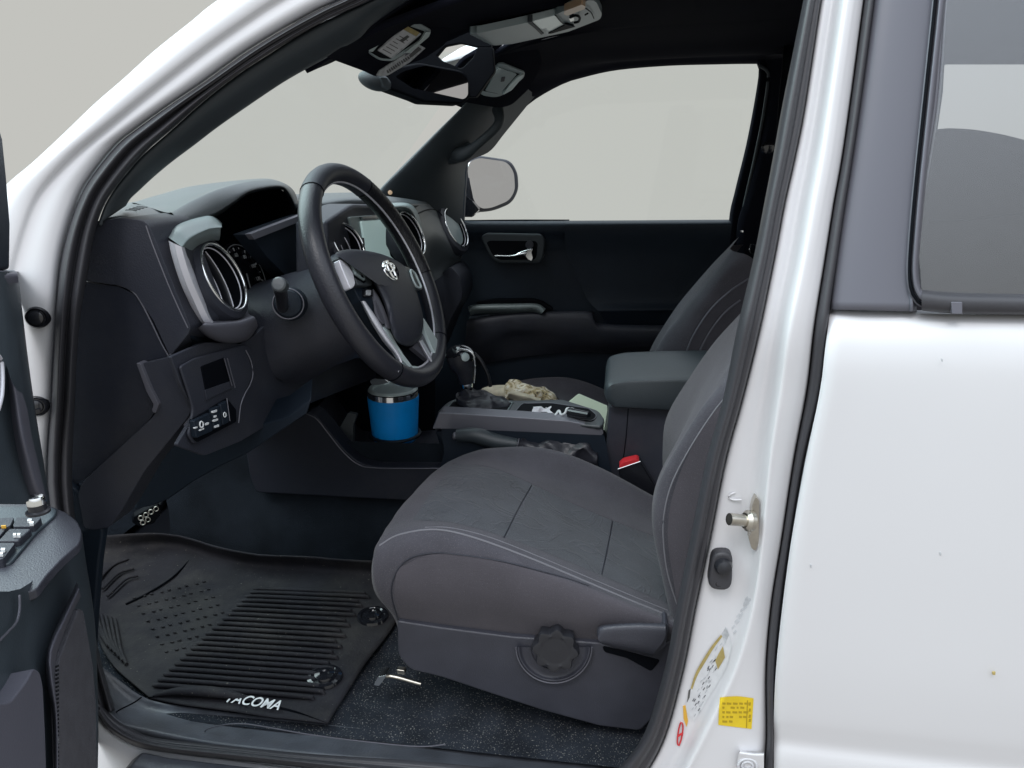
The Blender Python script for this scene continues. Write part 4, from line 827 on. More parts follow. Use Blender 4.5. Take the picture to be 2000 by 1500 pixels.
# storage bin with padded armrest
pan('storage_bin', [(1190, 792, 6), (1330, 800, 6), (1330, 1010, 6), (1188, 1000, 6), (1170, 950), (1184, 870)], P, .62, .28, 'dash', CC, r=8, bw=.008)
tube('bin_seam', [P(x, y, .619) for x, y in [(1227, 798), (1222, 860), (1212, 930)]], .0010, 'black', CC, n=12, seg=6)
arm_o = rnd([(1178, 778, 10), (1182, 752, 26), (1215, 744, 20), (1300, 741), (1420, 740), (1420, 806), (1300, 803, 6), (1192, 797, 10)], 8)
bm = bmesh.new(); fr_ = [P(x, y, .60) for x, y in arm_o]; k = len(fr_); cc = sum(fr_, Vector())/k
rings = [[bm.verts.new(cc+(p-cc)*s+Vector((0, dy, 0))) for p in fr_] for s, dy in [(.80, 0), (.93, .002), (.985, .010), (1, .025), (1, .20), (.985, .225), (.93, .237), (.8, .24)]]
for a, b in zip(rings, rings[1:]):
    for j in range(k): bm.faces.new((a[j], a[(j+1) % k], b[(j+1) % k], b[j]))
bm.faces.new(rings[0]); bm.faces.new(rings[-1]); finish(bm, 'armrest_lid', 'armrest_top', CC, None, 50)
# ---------------- seats
def curve_rows(rows, dy=0, dz=0, dx=0): return [[p+Vector((dx, dy, dz)) for p in r_] for r_ in rows]
cush = [
 [P(x, y, .16) for x, y in [(792, 1290), (900, 1318), (1040, 1345), (1180, 1360), (1330, 1370)]],
 [P(x, y, .145) for x, y in [(776, 1213), (860, 1226), (1000, 1243), (1180, 1260), (1330, 1272)]],
 [P(x, y, .120) for x, y in [(742, 1160), (850, 1165), (980, 1178), (1160, 1210), (1330, 1242)]],
 [P(x, y, .120) for x, y in [(733, 1100), (840, 1085), (970, 1102), (1150, 1160), (1325, 1222)]],
 [P(x, y, .140) for x, y in [(741, 1058), (830, 1036), (950, 1057), (1140, 1133), (1318, 1208)]],
 [P(x, y, .185) for x, y in [(758, 1028), (840, 1012), (960, 1032), (1140, 1104), (1316, 1175)]],
 [P(x, y, .26) for x, y in [(788, 984), (870, 972), (985, 1000), (1140, 1066), (1312, 1130)]],
 [P(x, y, .38) for x, y in [(832, 936), (910, 930), (1010, 960), (1145, 1014), (1300, 1070)]],
 [P(x, y, .49) for x, y in [(872, 904), (940, 900), (1030, 918), (1150, 958), (1290, 1018)]],
 [P(x, y, .545) for x, y in [(912, 888), (975, 876), (1070, 880), (1170, 915), (1290, 978)]],
 [P(x, y, .575) for x, y in [(930, 893), (985, 884), (1070, 888), (1170, 925), (1290, 988)]],
 [P(x, y, .58) for x, y in [(935, 960), (985, 960), (1070, 960), (1170, 990), (1290, 1040)]]]
def front_round(rows):   # carry every row round the front lip and down
    res = []
    for i, r_ in enumerate(rows):
        a = r_[0]; 
        dp = (.006, .010, .040, .050, .065, .085, .105, .125, .13, .13, .12, .08)[i]; yo = (.02, .03, .03, .028, .024, .016, .010, .004, 0, 0, 0, 0)[i]
        res.append([a+Vector((.018, yo, -dp)), a+Vector((-.001, yo*.35, -dp*.36))]+r_)
    return res
cush2 = front_round(cush)
def seat(dy, dz, full=True):
    g = grp('driver_seat' if full else 'passenger_seat')
    loft('cushion', curve_rows(cush2, dy, dz), 'fabric', g, n=60, m=5)
    return g
ds = seat(0, 0)
# side cloth panel and centre insert (slightly proud, own seams)
def surf(px, py):        # height on the cushion: nearest hit of the pixel ray with the loft
    return None
DSC = [o for o in bpy.data.objects if o.name.startswith('cushion')][0]
tcu = bvh(DSC); oc = lambda pts, l=.001: [on(tcu, l)(x, y) for x, y in pts]
decal('seat_insert', [[(806, 1016), (880, 1020), (960, 1040), (1060, 1076), (1180, 1126), (1302, 1178)], [(840, 965), (915, 960), (1000, 990), (1090, 1028), (1190, 1070), (1296, 1114)], [(884, 906), (955, 912), (1037, 944), (1112, 980), (1196, 1016), (1284, 1050)]], tcu, 'fabric_center', ds, m=16)
def stitch(name, pts, r_=.0011, mt='stitch', parent=None, n=60): return tube(name, pts, r_, mt, parent or ds, n=n, seg=6)
stitch('piping', oc([(741, 1066), (775, 1046), (830, 1035), (880, 1038), (950, 1058), (1045, 1094), (1140, 1134), (1240, 1176), (1306, 1202)], .0002), .0016)
stitch('stitching', oc([(830, 1030), (880, 1031), (955, 1049), (1050, 1086), (1140, 1124), (1240, 1166), (1304, 1192)], .0002), .0008)
stitch('stitching', oc([(777, 1210), (766, 1170), (766, 1140), (780, 1108), (806, 1088), (850, 1080), (900, 1084), (980, 1096), (1060, 1116), (1110, 1130), (1150, 1144)], .001), .0010, 'dash')
stitch('cross_seam', oc([(1038, 948), (1022, 976), (1002, 1014), (984, 1050)], .0002), .0013, 'dash_mid', n=20)
stitch('cross_seam', oc([(1196, 1018), (1191, 1046), (1183, 1086), (1175, 1122)], .0002), .0013, 'dash_mid', n=20)
stitch('insert_seam', oc([(884, 906), (955, 912), (1037, 944), (1112, 980), (1196, 1016), (1284, 1050)]), .0010, 'fabric_side')
# side cloth patch
decal('side_cloth', [[(782, 1209), (860, 1222), (1000, 1239), (1180, 1254), (1296, 1262)], [(770, 1160), (850, 1166), (980, 1179), (1160, 1211), (1298, 1236)], [(774, 1120), (840, 1096), (975, 1112), (1150, 1164), (1300, 1220)], [(784, 1106), (850, 1082), (970, 1096), (1140, 1144), (1300, 1208)]], tcu, 'fabric_side', ds, lift=.0010, m=10)
random.seed(31)
# backrest
def bk(pts, Y): return [P(x, y, Y) for x, y in pts]
back = [
 bk([(1480, 1330), (1520, 1200), (1560, 1000), (1590, 840), (1620, 760), (1660, 660), (1720, 600)], .15),
 bk([(1400, 1330), (1400, 1200), (1420, 1000), (1460, 820), (1530, 700), (1600, 600), (1680, 540)], .125),
 bk([(1325, 1240), (1308, 1150), (1292, 1040), (1312, 930), (1372, 810), (1436, 740), (1520, 640), (1620, 520)], .135),
 bk([(1312, 1200), (1290, 1110), (1273, 1010), (1288, 930), (1340, 845), (1418, 728), (1500, 630), (1600, 510)], .165),
 bk([(1320, 1150), (1296, 1080), (1282, 1000), (1296, 920), (1345, 820), (1422, 712), (1500, 610), (1600, 500)], .20),
 bk([(1335, 1090), (1330, 1020), (1322, 940), (1330, 860), (1370, 762), (1436, 664), (1510, 570), (1610, 470)], .28),
 bk([(1325, 1040), (1310, 960), (1300, 880), (1306, 820), (1352, 740), (1412, 658), (1490, 570), (1590, 470)], .42),
 bk([(1305, 1000), (1298, 940), (1296, 880), (1306, 812), (1348, 738), (1400, 664), (1470, 590), (1560, 490)], .52),
 bk([(1340, 1000), (1336, 940), (1334, 880), (1342, 812), (1380, 738), (1430, 664), (1500, 590), (1590, 490)], .57)]
loft('backrest', back, 'fabric', ds, n=50, m=5)
loft('side_bolster', [bk([(1330, 1225), (1318, 1150), (1304, 1040), (1324, 935), (1380, 825), (1440, 760)], .124), bk([(1400, 1290), (1402, 1200), (1420, 1000), (1460, 820), (1500, 720)], .117)], 'fabric_side', ds, n=30, m=5)
stitch('piping', bk([(1302, 1120), (1290, 1080), (1281, 1040), (1279, 1000), (1288, 955), (1310, 905), (1345, 852), (1380, 800), (1424, 738)], .148), .0016)
stitch('piping', bk([(1322, 1180), (1304, 1120), (1296, 1060), (1297, 1005), (1312, 945), (1345, 880), (1390, 810), (1430, 760)], .126), .0012)
# plastic base, knob, lever
pan('seat_base', [(776, 1213, 4), (860, 1226), (1000, 1244), (1170, 1256, 4), (1260, 1276, 4), (1330, 1240, 10), (1345, 1330, 30), (1250, 1428, 10), (1170, 1418), (1060, 1388), (950, 1352), (860, 1322), (800, 1308, 14), (777, 1280, 14)], P, .132, .05, 'seat_plastic', ds, r=6, bw=.006)
kc = P(1085, 1262, .122); kn = Vector((.05, -1, .12))
loft('knob_recess', [[P(1082+74*math.cos(a)*s, 1264+70*math.sin(a)*s, o) for a in [math.pi*i/20 for i in range(21)]] for s, o in [(1.0, .131), (.97, .123), (.92, .122), (.84, .128), (.62, .129)]], 'seat_plastic', ds, n=40, m=3)
stitch('recess_edge', [P(1082+74*math.cos(a), 1264+70*math.sin(a), .1225) for a in [math.pi*i/20 for i in range(21)]], .0012, 'silver_dark')
knob = lathe('height_knob', kc, kn, [(.030, -.02, 1), (.0335, .004, 1), (.0335, .012, 1), (.0315, .0155, 1), (.026, .0165, .5), (.0215, .0150, 0), (.0195, .0148, 0), (.001, .0165, 0)], 'knob', ds, seg=96, wave=lambda t: .095*math.cos(8*t+.6))
loft('recline_lever', [bk([(1165, 1240), (1172, 1222), (1235, 1216), (1300, 1216)], .125), bk([(1167, 1243), (1175, 1226), (1235, 1220), (1300, 1222)], .098), bk([(1170, 1252), (1182, 1246), (1235, 1244), (1298, 1248)], .094), bk([(1176, 1256), (1200, 1262), (1235, 1268), (1276, 1277)], .100), bk([(1178, 1258), (1202, 1266), (1240, 1274), (1272, 1282)], .13)], 'seat_plastic', ds, n=24, m=4)
pan('lever_end', [(1298, 1216), (1306, 1222), (1300, 1262), (1276, 1280), (1284, 1240)], P, .104, .03, 'seat_plastic', ds, r=4)
pan('lever_slot', [(1176, 1262), (1230, 1274), (1290, 1290), (1272, 1312), (1225, 1286), (1180, 1274)], P, .1305, .01, 'black', ds, r=6, bw=.001)
tube('seat_rail', [P(x, y, .14) for x, y in [(736, 1334), (748, 1322), (770, 1322), (822, 1336)]], .0035, 'steel', ds, n=16, seg=8)
pan('rail_foot', [(730, 1338), (738, 1322), (756, 1318), (748, 1330), (740, 1340)], P, .13, .02, 'chrome', ds, r=2, bw=.001)
pan('rail_foot', [(774, 1308), (790, 1310), (791, 1318), (776, 1316)], P, .14, .01, 'steel', ds, r=2, bw=.001)
# buckle
bk_ = grp('seat_belt_buckle')
pan('buckle_body', [(1207, 914, 3), (1250, 900, 3), (1290, 965), (1280, 1010), (1225, 1000)], P, .585, .025, 'gloss_black', bk_, r=4)
pan('release_button', [(1209, 911, 6), (1217, 903, 6), (1244, 897, 6), (1250, 901, 4), (1211, 916, 3)], P, .583, .025, 'red', bk_, r=4, bw=.003)
tube('buckle_edge', [P(1207, 916, .583), P(1251, 901, .583)], .0012, 'chrome', bk_, n=4, seg=6)
# passenger seat
ps = seat(.80, -.085, False)
loft('backrest', curve_rows(back, .78, -.075), 'fabric', ps, n=50, m=5)
pbk = [o for o in ps.children if o.name.startswith('backrest')][0]; opb = on(bvh(pbk), .002)
for k_ in ([(1338, 694), (1356, 652), (1388, 604), (1424, 570), (1462, 544)], [(1362, 694), (1384, 652), (1414, 612), (1446, 586)]):
    tube('back_seam', [opb(x, y) for x, y in k_], .0024, 'silver_dark', ps, n=24, seg=6)

# ---------------- passenger door
PD = grp('passenger_door')
YD = 1.42
loft('door_card', [[P(x, y, YD+.03) for x, y in [(600, 431), (1100, 431), (1430, 429), (1700, 430)]], [P(x, y, YD-.01) for x, y in [(600, 436), (1100, 436), (1430, 434), (1700, 435)]], [P(x, y, YD-.015) for x, y in [(600, 452), (1100, 452), (1430, 450), (1700, 450)]], [P(x, y, YD+.005) for x, y in [(600, 480), (1100, 480), (1430, 480), (1700, 480)]], [P(x, y, YD+.01) for x, y in [(600, 560), (1100, 560), (1430, 560), (1700, 560)]], [P(x, y, YD+.01) for x, y in [(600, 1000), (1100, 1000), (1430, 1000), (1700, 1000)]]], 'dash_dark', PD, n=30, m=5)
loft('upper_pad', [bk([(1104, 431), (1280, 430), (1428, 429)], YD+.02), bk([(1104, 436), (1280, 435), (1428, 434)], YD-.024), bk([(1103, 452), (1280, 451), (1440, 450)], YD-.028), bk([(1108, 500), (1280, 500), (1450, 500)], YD-.010), bk([(1145, 580), (1300, 580), (1480, 580)], YD-.010), bk([(1166, 605), (1300, 604), (1500, 604)], YD-.026), bk([(1172, 612), (1300, 610), (1500, 610)], YD-.022), bk([(1184, 634), (1300, 636), (1500, 638)], YD+.0)], 'dash_dark', PD, n=24, m=4)
loft('armrest', [bk([(918, 618), (1000, 610), (1070, 609), (1160, 609), (1180, 632), (1500, 637)], YD), bk([(912, 628), (1000, 614), (1070, 612), (1158, 612), (1182, 635), (1500, 640)], YD-.045), bk([(910, 650), (1000, 640), (1080, 640), (1160, 642), (1200, 656), (1500, 660)], YD-.05), bk([(905, 700), (1000, 660), (1090, 666), (1160, 670), (1200, 676), (1500, 680)], YD-.03), bk([(905, 720), (1000, 700), (1090, 690), (1160, 688), (1200, 690), (1500, 692)], YD+.0)], 'dash', PD, n=40, m=4)
loft('pull_handle', [bk([(914, 606), (922, 596), (1000, 593), (1048, 593), (1066, 603)], YD-.03), bk([(916, 608), (924, 599), (1000, 596), (1048, 596), (1064, 606)], YD-.06), bk([(918, 612), (928, 606), (1000, 605), (1042, 604), (1058, 612)], YD-.06), bk([(914, 625), (930, 613), (1000, 612), (1038, 611), (1052, 614)], YD-.03)], 'teal_plastic', PD, n=40, m=4)
pan('pull_recess', [(930, 590), (960, 585), (1040, 584), (1060, 590), (1078, 602), (1080, 606), (1064, 604), (1046, 594), (928, 597)], P, YD-.02, .02, 'black', PD, r=3)
# inner handle
hx = [(942, 462), (952, 456), (1052, 458), (1064, 466), (1062, 500), (1054, 513), (974, 514), (962, 508), (940, 470)]
ring_o = rnd([(938, 462, 10), (950, 455, 6), (1056, 457, 10), (1064, 468, 6), (1062, 500, 10), (1054, 515, 10), (972, 515, 14), (955, 500, 10)], 8)
ring_i = rnd([(950, 474, 6), (956, 470, 4), (1046, 471, 4), (1050, 476, 3), (1048, 500, 4), (1044, 507, 4), (976, 508, 8), (962, 498, 6)], 5)
pan('handle_surround', ring_o, P, YD-.028, .04, 'pillar_trim', PD, bw=.006)
hp = pan('handle_cup', ring_i, P, YD-.030, .01, 'black', PD, bw=.001)
loft('door_handle', [bk([(966, 498), (1000, 497), (1022, 489), (1040, 486)], YD-.045), bk([(966, 500), (1000, 500), (1022, 496), (1036, 497)], YD-.052), bk([(968, 501), (1000, 501), (1022, 500), (1036, 508)], YD-.04)], 'chrome', PD, n=20, m=4, thick=.003)
pan('lock_tab', [(1030, 487), (1041, 486), (1038, 494), (1041, 504), (1038, 510), (1031, 507), (1026, 500)], P, YD-.056, .02, 'chrome', PD, r=2, bw=.002)
lathe('lock_knob', P(1034, 478, YD-.04), Vector((0, -1, 0)), [(.012, -.005), (.012, .002), (.001, .003)], 'dash', PD, seg=20)
# quarter trim + window line + dark sail behind vent
quad('window_pane', [P(905, 310, YD+.01), P(905, 433, YD+.01), P(1440, 433, YD+.01), P(1500, 110, YD+.01), P(1100, 110, YD+.01), P(960, 230, YD+.01)], 'glass_clear', PD, thick=.002)
tube('glass_run', [P(913, 308, YD-.005), P(908, 380, YD-.005), P(905, 432, YD-.005)], .0022, 'grey_strip', PD, n=8, seg=8)
tube('belt_moulding', [P(905, 431, YD+.03), P(1000, 430, YD+.03), P(1112, 430, YD+.03)], .002, 'black', PD, n=8, seg=8)
# ---------------- passenger side pillar, rails and headliner
PP = [(1010, 226), (985, 262), (962, 292), (935, 306), (912, 318), (908, 380), (905, 431)]
loft('passenger_pillar', [bk([(960, 150), (905, 208), (860, 250), (820, 290), (780, 330), (745, 366), (724, 392)], 1.16),
     bk([(965, 146), (912, 204), (868, 250), (830, 290), (792, 330), (756, 366), (740, 392)], 1.14), bk([(1000, 150), (952, 224), (906, 280), (876, 318), (850, 350), (820, 384), (806, 402)], 1.22), bk([(1046, 186), (986, 260), (956, 296), (914, 318), (908, 360), (905, 400), (905, 440)], 1.40)], 'pillar_trim', T, n=34, m=5)
lathe('tweeter_badge', P(762, 376, 1.145), Vector((.3, -1, .2)), [(.006, -.002), (.006, .001), (.001, .002)], 'amber', T, seg=16, label='small amber round clip at the pillar base')
pan('sail_trim', [(800, 400), (850, 330), (913, 308), (908, 380), (905, 436), (880, 436), (866, 404)], P, 1.405, .02, 'dash_dark', PD, r=3)
gh = grp('grab_handle')
tube('handle_bar', [P(972, 214, 1.22), P(976, 232, 1.20), P(968, 250, 1.19), P(940, 276, 1.19), P(908, 300, 1.20), P(884, 302, 1.23)], [.016, .013, .012, .013, .019, .020], 'pillar_trim', gh, n=50, seg=18)
bm = bmesh.new(); bmesh.ops.create_uvsphere(bm, u_segments=28, v_segments=18, radius=1)
hc = P(890, 298, 1.235)
for v in bm.verts: v.co = hc+RT*(v.co.x*.045)+Vector((0, v.co.y*.025, 0))+Vector((0, 0, v.co.z*.032))+RT*(v.co.z*.016)
finish(bm, 'handle_foot', 'pillar_trim', gh, None, None)
# window top outline on the passenger side
WT = [(1005, 232), (1030, 206), (1060, 185), (1100, 164), (1130, 154), (1200, 138), (1300, 129), (1400, 126), (1476, 125), (1600, 126), (1800, 126), (2200, 126)]
HX = [-.44, -.36, -.28, -.20, -.12, 0, .14, .28, .42, .7, 1.1, 1.7]
def hz(x): return 1.592+.105*min(1, max(0, (x+.44)/.30))**.7 + .02*min(1, max(0, (x+.2)/.6))
head = [[P(x, y, YD+.02) for x, y in WT], [P(x-1, y-4, YD-.01) for x, y in WT], [P(x-4, y-16, YD-.05) for x, y in WT], [Vector((x, 1.27, hz(x)-.012)) for x in HX]]
for yy in (1.15, .98, .92, .66, .60, .4):
    f_ = (lambda x: x if x > 0 else -.25+(x+.44)*.25/.44) if .62 < yy < .95 else (lambda x: x)
    head.append([Vector((f_(x), yy, hz(f_(x))+.02*math.sin(math.pi*(yy-.2)/1.1))) for x in HX])
head.append([Vector((x, .30, hz(x)-.01)) for x in HX]); head.append([Vector((x, .22, hz(x)-.03)) for x in HX])
hl = loft('headliner', head, 'headliner', T, n=60, m=4, thick=.01)
# roof skin above it
rf = [[p+Vector((.24 if abs(p.y-.79) < .16 and p.x < -.1 else 0, 0, .045)) for p in r_] for r_ in head[3:]]
loft('roof', rf, 'white_paint', T, n=30, m=3, thick=.004)
# driver side A-pillar trim
eD = [(860, -40), (740, 40), (700, 76), (660, 98), (640, 112), (600, 134), (550, 163), (480, 210), (423, 250), (380, 283), (336, 316), (300, 346), (272, 372), (255, 388), (246, 402)]
eC2 = [(845, -60), (725, 0), (680, 20), (650, 34), (620, 48), (585, 68), (550, 90), (470, 142), (400, 196), (345, 245), (280, 302), (245, 342), (224, 369), (205, 400), (190, 440)]
loft('driver_pillar_trim', [rowS(eC2, .04), rowS(mixp(eC2, eD, .12), .036), rowS(mixp(eC2, eD, .5), .050), rowS(mixp(eC2, eD, .9), .085), rowS(eD, .11)], 'pillar_trim', T, n=60, m=4, thick=.004, match=True)
loft('headliner_edge', [rowS([(860, -40), (740, 40), (700, 70), (655, 100), (638, 111)], .10), [P(900, -30, .45), P(850, 20, .45), P(800, 60, .45), P(760, 100, .44), P(716, 141, .44)], ], 'headliner', T, n=20, m=4)
# windscreen header and far header piece
loft('header_trim', [[P(638, 111, .22), P(716, 141, .44), P(790, 165, .72), P(860, 186, .98), P(925, 204, 1.16)], [P(660, 96, .24), P(740, 110, .44), P(820, 96, .72), P(880, 82, .98), P(960, 150, 1.18)], [P(700, 60, .26), P(800, 40, .46), P(880, 40, .72), P(940, 50, .98), P(1010, 100, 1.2)]][:1]+[[P(642, 107, .24), P(722, 130, .46), P(800, 140, .74), P(868, 150, 1.0), P(940, 180, 1.18)]], 'headliner', T, n=30, m=3)
bpy.data.objects.remove(bpy.data.objects['header_trim'])
# windscreen glass
quad('windscreen', [P(640, 70, .28), P(925, 110, 1.18), P(735, 386, 1.36), P(235, 405, .10)], 'glass_clear', T, thick=.002)
# passenger B pillar trim
loft('passenger_rear_trim', [bk([(1477, 122), (1481, 150), (1460, 270), (1436, 370), (1424, 428), (1424, 520)], YD+.0), bk([(1480, 118), (1486, 150), (1466, 270), (1442, 370), (1430, 428), (1430, 520)], YD-.03), bk([(1496, 116), (1502, 160), (1486, 270), (1462, 370), (1444, 440), (1444, 520)], YD-.03), bk([(1510, 116), (1516, 160), (1500, 270), (1476, 370), (1456, 440), (1456, 520)], YD-.06), bk([(1640, 100), (1640, 160), (1640, 270), (1640, 370), (1640, 440), (1640, 520)], YD-.10), bk([(1830, 100), (1830, 160), (1830, 270), (1830, 370), (1830, 440), (1830, 520)], YD-.08)], 'headliner', T, n=30, m=4)
tube('door_seal', bk([(1482, 128), (1496, 136), (1501, 152), (1490, 230), (1474, 310), (1458, 380), (1446, 440)], YD-.045), .0045, 'pillar_trim', T, n=40, seg=8)
sbt = grp('seat_belt')
loft('belt_webbing', [bk([(1532, 80), (1512, 300), (1500, 460), (1492, 560)], 1.22), bk([(1560, 80), (1540, 300), (1526, 460), (1518, 560)], 1.22)], 'black', sbt, n=14, m=2, thick=.002)
tube('belt_tongue', [P(x, y, 1.2) for x, y in [(1466, 478), (1476, 479), (1475, 494), (1465, 493)]], .0022, 'chrome', sbt, n=24, seg=6, closed=True)
lathe('belt_guide', P(1500, 288, 1.22), Vector((-.2, -1, 0)), [(.016, -.004), (.016, .004), (.010, .006), (.001, .006)], 'gloss_black', sbt, seg=20)
lathe('belt_stop', P(1449, 452, 1.3), Vector((-.2, -1, 0)), [(.004, -.002), (.004, .002), (.001, .003)], 'chrome', sbt, seg=12)
# far rear door inside wall with its window opening, back wall
def wall(name, pts, Y, m_, parent=T): return extr(name, [P(x, y, Y) for x, y in pts], Vector((0, .02, 0)), m_, parent, .002)
rw = grp('rear_side_trim')
wall('upper_trim', [(1700, 30), (2300, 30), (2300, 118), (1852, 118), (1846, 128), (1700, 128)], 1.44, 'headliner', rw)
wall('post_trim', [(1700, 128), (1845, 128), (1842, 180), (1832, 250), (1828, 300), (1700, 300)], 1.44, 'headliner', rw)
wall('lower_trim', [(1600, 300), (2400, 300), (2400, 900), (1600, 900)], 1.44, 'headliner', rw)
extr('rear_seat', [P(x, y, .95) for x, y in rnd([(1828, 254, 4), (1850, 250, 20), (1900, 252, 30), (1960, 262, 30), (2010, 275, 30), (2100, 300, 30), (2250, 420, 30), (2250, 900), (1700, 900), (1790, 420, 30)], 12)], Vector((0, .12, 0)), 'fabric', T, .02)
tube('rear_seat_seam', [P(x, y, .935) for x, y in [(1815, 432), (1880, 430), (1960, 421), (2060, 404)]], .002, 'dash', T, n=20, seg=6)
extr('rear_wall', [Vector((1.62, .12, .5)), Vector((1.62, 1.5, .5)), Vector((1.62, 1.4, 1.75)), Vector((1.62, .2, 1.75))], Vector((.02, 0, 0)), 'headliner', T, 0)
# near-side inner lining behind the driver's rear pillar (keeps the cab closed)
loft('inner_pillar_trim', [rowS([(x+6, y) for x, y in rL], .058), rowS([(x+30, y) for x, y in rL], .085), rowS([(x+150, y) for x, y in rL], .09)], 'pillar_trim', T, n=40, m=3, match=True)
# ---------------- overhead console, visors, mirror
OC = grp('overhead_console')
def hd(px, py, o=0):       # point on the headliner
    d = ray(px, py); lo_, t = None, .4
    while t < 3.2:
        p = CAM+d*t
        if p.z > hz(p.x)+.02*math.sin(math.pi*max(0, min(1, (p.y-.2)/1.1)))-o: return p
        t += .004
    return CAM+d*3.0
def hpan(name, pts, o, m_, parent, r=4, bw=.003, th=.012): 
    return extr(name, [hd(x, y, o) for x, y in (rnd(pts, r) if r else pts)], Vector((0, 0, th)), m_, parent, bw)
hpan('console_shell', [(916, 66, 4), (962, 60, 2), (1082, 30, 2), (1150, 0, 8), (1164, 2, 8), (1176, 28, 8), (1172, 38, 6), (1110, 62, 4), (1000, 86, 2), (964, 89, 4), (950, 84, 4)], .016, 'console_teal', OC)
hpan('glasses_door', [(930, 66, 2), (1030, 44, 2), (1058, 66, 2), (1000, 82, 2), (966, 86, 3), (952, 80, 3)], .020, 'console_teal', OC)
hpan('switch_recess', [(1038, 42), (1084, 30), (1108, 52), (1066, 66)], .019, 'teal_gloss', OC)
hpan('recess_shadow', [(1106, 48), (1122, 53), (1076, 66), (1070, 66)], .021, 'black', OC, r=2, bw=0)
hpan('console_gap', [(1032, 43), (1037, 42), (1062, 66), (1057, 68)], .021, 'pillar_trim', OC, r=0, bw=0)
hpan('map_lamp', [(1102, 22), (1136, 9), (1144, 13), (1142, 18), (1108, 31), (1101, 28)], .024, 'amber', OC, r=2)
tube('control_outline', [hd(x, y, .024) for x, y in [(1114, 34), (1124, 30), (1132, 34), (1130, 42), (1122, 44)]], .0024, 'black', OC, n=20, seg=6)
hpan('switch_key', [(1111, 36), (1120, 33), (1122, 40), (1114, 43)], .023, 'gloss_black', OC, r=2, bw=.001)
tube('console_mark', [hd(x, y, .023) for x, y in [(1143, 29), (1148, 26)]], .0016, 'black', OC, n=6, seg=6)
tube('console_line', [hd(x, y, .021) for x, y in [(1144, 16), (1154, 24), (1160, 36)]], .0010, 'black', OC, n=14, seg=6)
tube('console_line', [hd(x, y, .021) for x, y in [(1085, 30), (1100, 46), (1122, 52)]], .0012, 'pillar_trim', OC, n=14, seg=6)

def ppan(name, pts, A, B, C_, o, m_, parent, r=0, th=.010, bw=.003):   # panel on the plane through three 3-D points
    n_ = (B-A).cross(C_-A).normalized()
    if n_.dot(CAM-A) < 0: n_ = -n_
    res = []
    for x, y in (rnd(pts, r) if r else pts):
        d = ray(x, y); a0 = A+n_*o; res.append(CAM+d*((a0-CAM).dot(n_)/d.dot(n_)))
    return extr(name, res, -n_*th, m_, parent, bw)
dv = grp('driver_sun_visor')
a1, a2, a3 = P(760, 190, .44), P(700, 60, .30), P(870, 60, .55)
vis = [(640, 113, 4), (660, 60, 20), (730, 22, 20), (860, 10, 20), (885, 40, 12), (872, 86, 12), (830, 115, 10), (800, 125, 10), (736, 151, 6), (716, 141, 4)]
ppan('visor_board', vis, a1, a2, a3, 0, 'headliner', dv, r=8)
ppan('mirror_frame', [(718, 100, 4), (728, 84, 4), (762, 44, 4), (790, 38, 10), (806, 37, 4), (843, 58, 4), (838, 72, 6), (800, 100, 6), (768, 120, 6), (742, 119, 10)], a1, a2, a3, .008, 'console_teal', dv, r=4, th=.008)
ppan('frame_groove', [(722, 101), (742, 76), (770, 50), (790, 48), (832, 62), (826, 74), (790, 98), (764, 116), (744, 114)], a1, a2, a3, .0095, 'black', dv, r=5, th=.003, bw=.001)
mlid = ppan('mirror_lid', [(738, 99), (792, 49), (824, 66), (766, 115)], a1, a2, a3, .011, 'label_grey', dv, r=3, th=.003, bw=.001)
ppan('warning_label', [(740, 99), (788, 58), (812, 72), (764, 112)], a1, a2, a3, .0118, 'label_white', mlid, th=.001, bw=0)
ppan('label_header', [(789, 58), (797, 52), (820, 64), (813, 71)], a1, a2, a3, .0122, 'gold', mlid, th=.001, bw=0)
for i in range(6):
    x, y = 748+i*6.4, 97-i*5.2; w = 16 if i != 3 else 9
    ppan('label_print', [(x, y), (x+1.2, y-1), (x+1.2+w, y+w*.55-1), (x+w, y+w*.55)], a1, a2, a3, .0126, 'dark_print', mlid, th=.0006, bw=0)
ppan('label_print', [(781, 79), (796, 69), (800, 72), (786, 83)], a1, a2, a3, .0126, 'dark_print', mlid, th=.0006, bw=0)
for q in ([(720, 100), (756, 52), (790, 38), (794, 44), (764, 58), (728, 102)], [(800, 104), (838, 72), (842, 62), (832, 62), (822, 78), (790, 104)]):
    ppan('frame_highlight', q, a1, a2, a3, .012, 'teal_gloss', dv, r=3, th=.006, bw=.001)
ppan('visor_label', [(736, 148), (742, 138), (800, 100), (820, 88), (831, 94), (800, 122), (760, 146), (750, 149)], a1, a2, a3, .004, 'label_grey', dv, r=1, th=.002, bw=0)
ppan('visor_label_print', [(800, 108), (818, 92), (824, 96), (804, 112)], a1, a2, a3, .005, 'dark_print', dv, r=1, th=.001, bw=0)
random.seed(5)
for i in range(12):
    x, y = 756+i*4, 138-i*2.7; ppan('visor_label_print', [(x, y), (x+1.5, y-1), (x+3+random.random()*3, y+4), (x+2, y+5)], a1, a2, a3, .005, 'dark_print', dv, th=.001, bw=0)
tube('visor_edge', [P(x, y, .44) for x, y in [(736, 149), (745, 138), (775, 118), (800, 103)]], .0012, 'silver_dark', dv, n=14, seg=6)
pv = grp('passenger_sun_visor')
b1, b2, b3 = P(930, 200, 1.08), P(880, 100, .85), P(1060, 120, 1.12)
ppan('visor_board', [(866, 190, 6), (872, 160, 8), (905, 118, 10), (960, 86, 10), (1050, 92, 16), (1062, 120, 16), (1038, 170, 14), (1000, 206, 14), (975, 212, 10), (915, 202, 10)], b1, b2, b3, 0, 'headliner', pv, r=8)
